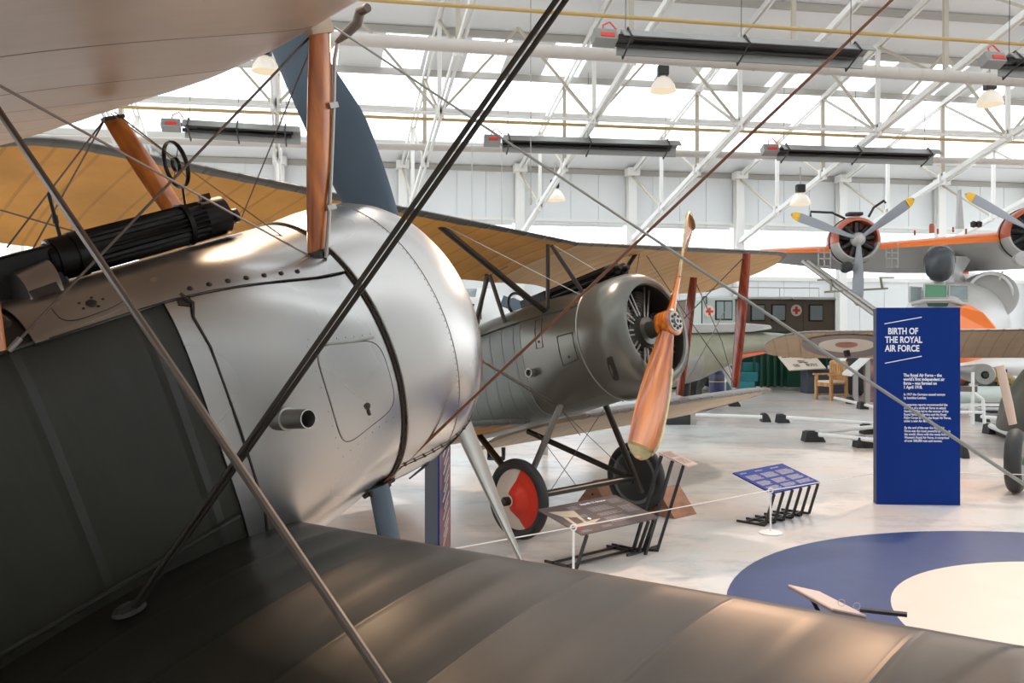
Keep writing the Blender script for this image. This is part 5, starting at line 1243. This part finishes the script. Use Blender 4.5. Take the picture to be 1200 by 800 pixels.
# black engine-like drum behind
wq = px(1003, 452, 23.5); wq.z = 0; wq = wq-o
mb = MB(); mb.lathe([(-.22, .2), (-.24, .42), (-.15, .56), (.0, .6), (.15, .56), (.24, .42), (.22, .2)], wq+V((0, 0, .6)), (.85, -.5, 0), n=36); tyo = mb.build('beaching_wheel', 'rubber', FB, smooth=True)
mb = MB(); mb.lathe([(.2, .24), (.23, .2), (.23, .05)], wq+V((0, 0, .6)), (.85, -.5, 0), n=24); mb.build('hub', 'greypaint', tyo, smooth=True)

# keel trolley so that the hull stands on the floor
for dx in (1090, 1135): mb = MB(); q = F(dx, 440, 22.6); mb.box((q.x, q.y, .35), (.4, 1.6, .9)); mb.build('beaching_trolley', 'steel', FB)

# ---------------- pale aircraft behind the struts (wing tip and olive hull with orange stripe)
o = V((4.6, 19.0, 0)); t = thing('seaplane', 'olive and silver aircraft hull with an orange keel line behind the far wing struts', 'aircraft', o)
def G(x, y, Y): return px(x, y, Y)-o
mb = MB(); lo = []
for x, yt, yb, Y in ((690, 386, 470, 17.0), (760, 386, 462, 17.6), (820, 387, 445, 18.2), (870, 388, 420, 18.8), (910, 390, 411, 19.3), (938, 393, 404, 19.8)):
    c_ = (yt+yb)/2; lo.append([G(x, c_-(yb-yt)/2*cos(q), Y)+V((0, .45*sin(q), 0)) for q in [2*pi*j/24 for j in range(24)]])
mb.loft(lo); mb.m = [(1 if 6 <= j < 18 and i < 2 else 0) for i in range(5) for j in range(24)]+[0, 0]; mb.build('hull', ['olive', 'alu_dull'], t, smooth=True)
mb = MB(); mb.prism([G(700, 381, 16.6), G(880, 379, 18.4), G(903, 381, 18.7), G(905, 385, 18.7), G(880, 389, 18.5), G(700, 392, 16.7)], (.05, .9, .02)); mb.build('tailplane', 'greypaint', t, bevel=.02)
mb = MB(); seg(mb, G(868, 417, 18.3), G(925, 408, 19.2), .03, .05); mb.build('keel_line', 'orangered', t)
strutm(G(846, 421, 18.4), G(862, 455, 18.4), .2, .1).build('support_leg', 'greypaint', t, smooth=True)
for x in (802, 808): pass
mb = MB(); mb.tube(G(805, 425, 18.2), G(803, 464, 18.2), .11, n=14); mb.build('oleo_leg', 'blacksteel', t, smooth=True)
mb = MB(); mb.lathe([(-.12, .2), (-.14, .33), (0, .38), (.14, .33), (.12, .2)], V((G(812, 440, 19.3).x, .3, .38)), (.9, -.4, 0), n=28); mb.build('tyre', 'rubber', t, smooth=True)

# ---------------- objects between the two biplanes
o = V((-.9, 16.5, 0)); t = thing('rotor_aircraft', 'small white glazed aircraft cabin with an exposed engine seen between the two biplanes', 'aircraft', o)
def K(x, y, Y): return px(x, y, Y)-o
lo = []
for x, yt, yb in ((541, 350, 420), (548, 343, 428), (560, 337, 432), (578, 338, 432), (590, 352, 430), (606, 384, 425)):
    c_ = (yt+yb)/2; lo.append([K(x, c_-(yb-yt)/2*cos(q), 16)+V((0, .5*sin(q), 0)) for q in [2*pi*j/20 for j in range(20)]])
mb = MB(); mb.loft(lo); mb.build('cabin_body', 'white', t, smooth=True)
mb = MB(); mb.prism([K(545, 338, 15.4), K(559, 338, 15.4), K(557, 348, 15.3), K(543, 347, 15.3)], (0, .05, 0)); mb.build('windscreen_pane', 'glassdark', t, bevel=.01)
mb = MB(); mb.lathe([(-.1, .1), (0, .14), (.1, .12), (.16, .05)], K(548, 371, 15.3), (0, -1, 0), n=16)
for k in range(5): q = 2*pi*k/5; mb.tube(K(548, 371, 15.3), K(548, 371, 15.3)+V((.25*cos(q), 0, .25*sin(q))), .05, n=8)
mb.build('radial_engine', 'darksteel', t, smooth=True)
mb = MB(); blade(mb, K(546, 372, 15.1), V((0, -1, 0)), V((-.25, 0, 1)), .36, lambda q: (.055, .055), lambda q: 20, .02); blade(mb, K(546, 372, 15.1), V((0, -1, 0)), V((.2, 0, -1)), .45, lambda q: (.04, .04), lambda q: 20, .02); mb.build('wooden_propeller', 'chairwood', t, smooth=True)
mb = MB(); mb.box(K(575, 428, 16)+V((0, 0, -.5)), (.6, .5, 1.0)); mb.tube(K(575, 430, 16), V((K(575, 430, 16).x, -.5, 0)), .08); mb.build('support_leg', 'greypaint', t)
p = px(553, 322, 20); t = thing('orange_wing', 'orange-red rounded wing tip seen under the biplane upper wing, above the white cabin', 'aircraft wing', p)
mb = MB(); lo = []
for k in range(9): q = k/8; w_ = sqrt(max(.001, 1-(2*q-.8)**2/1.5)); lo.append([V((-.36+1.5*q, .8*w_*cos(z), .22*w_*sin(z)+.1)) for z in [2*pi*j/20 for j in range(20)]])
mb.loft(lo); mb.build('wing_tip_panel', 'orangered', t, smooth=True)
mb = MB(); mb.tube((0, 0, 0), (0, 0, 3.4), .01, n=5); mb.tube((.7, 0, 0), (.7, 0, 3.4), .01, n=5); mb.build('hanging_line', 'steel', t)
t = thing('aircraft_propeller', 'dark slate propeller blade pointing left, seen behind the windscreen of the grey-green biplane', 'propeller', px(640, 372, 11.5))
mb = MB(); q0 = V((0, 0, 0)); d_ = px(588, 352, 11.5)-px(640, 372, 11.5); L_ = d_.length
for sg in (1, -1): blade(mb, q0, V((.25, -1, .1)), d_*sg, L_, lambda q: (.03+.07*sin(min(1, q*1.4)*pi/2)*(1 if q < .8 else .75), .03+.07*sin(min(1, q*1.4)*pi/2)*(1 if q < .8 else .75)), lambda q: 10, .016)
mb.build('blade_pair', 'blueprop', t, smooth=True); mb = MB(); mb.lathe([(-.6, .12), (-.1, .12), (.05, .08), (.08, .02)], (0, 0, 0), (.25, -1, .1), n=16); mb.build('spinner', 'blueprop', t, smooth=True)
mb = MB(); mb.tube((0, .4, 0), (0, .6, -px(640, 372, 11.5).z), .05); mb.build('display_stand', 'steel', t)

# ---------------- cylinders and frames at the right
t = thing('torpedo', 'long pale torpedo lying on a white frame right of the blue board', 'torpedo', fl(1145, 480)); o = fl(1145, 480)
def Q(x, y, Y): return px(x, y, Y)-o
mb = MB(); mb.tube(Q(1095, 462, 16.8), Q(1185, 462, 17.8), .17, n=24); mb.build('body', 'palegreen', t, smooth=True)
mb = MB(); seg(mb, Q(1105, 474, 16.9), Q(1178, 474, 17.7), .06, .06)
for x, Y in ((1110, 16.9), (1175, 17.7)): seg(mb, Q(x, 470, Y), V((Q(x, 470, Y).x, Q(x, 470, Y).y, .0)), .07, .07)
mb.build('cradle', 'white', t)
t = thing('engine_nacelle', 'grey-green tube with a round dark nose right of the blue board under the roundel wing', 'aircraft part', fl(1155, 470)); o = fl(1155, 470)
c = Q(1153, 439, 17.5); mb = MB(); mb.lathe([(-1.2, .14), (-.2, .22), (0, .225), (.06, .19), (.06, .08), (.02, .07)], c, (-.15, -1, 0), n=28); mb.build('nose_tube', 'alu_dull', t, smooth=True)
mb = MB(); mb.lathe([(.03, .07), (.1, .05), (.1, .02)], c, (-.15, -1, 0), n=16); mb.build('nose_cap', 'blacksteel', t, smooth=True)
mb = MB(); seg(mb, c+V((0, .4, -.2)), V((c.x, c.y+.4, .0)), .12, .12); mb.build('support_stand', 'white', t)
t = thing('straw_bale', 'straw coloured crumpled sheet under the tail of the pale aircraft at the right', 'packing', fl(1170, 462)); o = fl(1170, 462)
random.seed(3); mb = MB(); mb.loft([[Q(1161+k*6, 447-4*sin(k*1.2), 18.7)+V((0, .3*cos(q), (.18+.03*sin(k*3))*sin(q)+.05*random.random())) for q in [2*pi*j/14 for j in range(14)]] for k in range(5)]); mb.build('crumpled_sheet', 'straw', t)
mb = MB(); mb.box(Q(1170, 457, 18.7)-V((0, 0, .3)), (.6, .5, 1.0)); mb.build('crate', 'blacksteel', t)
t = thing('jet_aircraft', 'bright white aircraft body low down between the blue board and the olive fuselage', 'aircraft', fl(1160, 455)); o = fl(1160, 455)
mb = MB(); lo = []
for x, yt, yb in ((1100, 428, 432), (1140, 424, 434), (1155, 420, 437), (1185, 418, 440), (1260, 414, 446)):
    c_ = (yt+yb)/2; lo.append([Q(x, c_-(yb-yt)/2*cos(q), 20.4)+V((0, .5*sin(q), 0)) for q in [2*pi*j/20 for j in range(20)]])
mb.loft(lo); mb.build('body', 'white', t, smooth=True)
mb = MB(); seg(mb, Q(1160, 436, 19.8), Q(1180, 435.5, 19.8), .03, .12); mb.build('blue_stripe', 'blue', t)
mb = MB(); seg(mb, Q(1165, 440, 20.4), V((Q(1165, 440, 20.4).x, Q(1165, 440, 20.4).y, 0)), .12, .12); mb.build('undercarriage_leg', 'steel', t)
t = thing('trestle', 'white tubular trestle standing right of the blue board', 'trestle', fl(1147, 500)); o = fl(1147, 500)
for a_, b_ in (((1140, 436), (1140, 497)), ((1152, 468), (1154, 507)), ((1152, 468), (1140, 460))):
    mb = MB(); p = Q(a_[0], a_[1], o.y); q = Q(b_[0], b_[1], o.y); mb.tube(p, V((q.x, q.y, max(0, q.z))), .03, n=10); mb.build('leg' if a_[1] != b_[1] else 'bar', 'white', t, smooth=True)
mb = MB(); mb.tube(Q(1120, 483, o.y), Q(1153, 483, o.y), .028, n=10); mb.build('cross_bar', 'white', t, smooth=True)
mb = MB(); seg(mb, Q(1110, 455, o.y), Q(1145, 456, o.y), .03, .1); mb.build('name_plate', 'brownboard', t)

# ------------------------------------------------------------------ lights
def spot(name, p, target, energy, col, size, blend=.6, r=.25):
    l = bpy.data.lights.new(name, 'SPOT'); l.energy = energy; l.color = col; l.spot_size = radians(size); l.spot_blend = blend; l.shadow_soft_size = r
    o = bpy.data.objects.new(name, l); COL.objects.link(o); o.location = p; o.rotation_euler = (V(target)-V(p)).to_track_quat('-Z', 'Y').to_euler(); return o
WARM = (1, .70, .45)
spot('warm_spot', (-2.6, 6.2, 7.0), (-.6, 2.8, 2.0), 1500, (1, .66, .40), 26, r=.6)
spot('warm_spot', (-1.0, 9.5, 9.0), (1.6, 6.5, 0), 1800, (1, .80, .66), 60)
spot('warm_spot', (9, 14, 9.0), (5.0, 8.0, 0), 2600, (1, .78, .62), 70)
spot('warm_spot', (3.0, 12.0, 6.0), (.0, 2.4, 1.1), 900, (1, .60, .36), 26, r=.5)  # added spot for the leading-edge sheen, stands for no hall lamp
# these spots have no lamp bodies
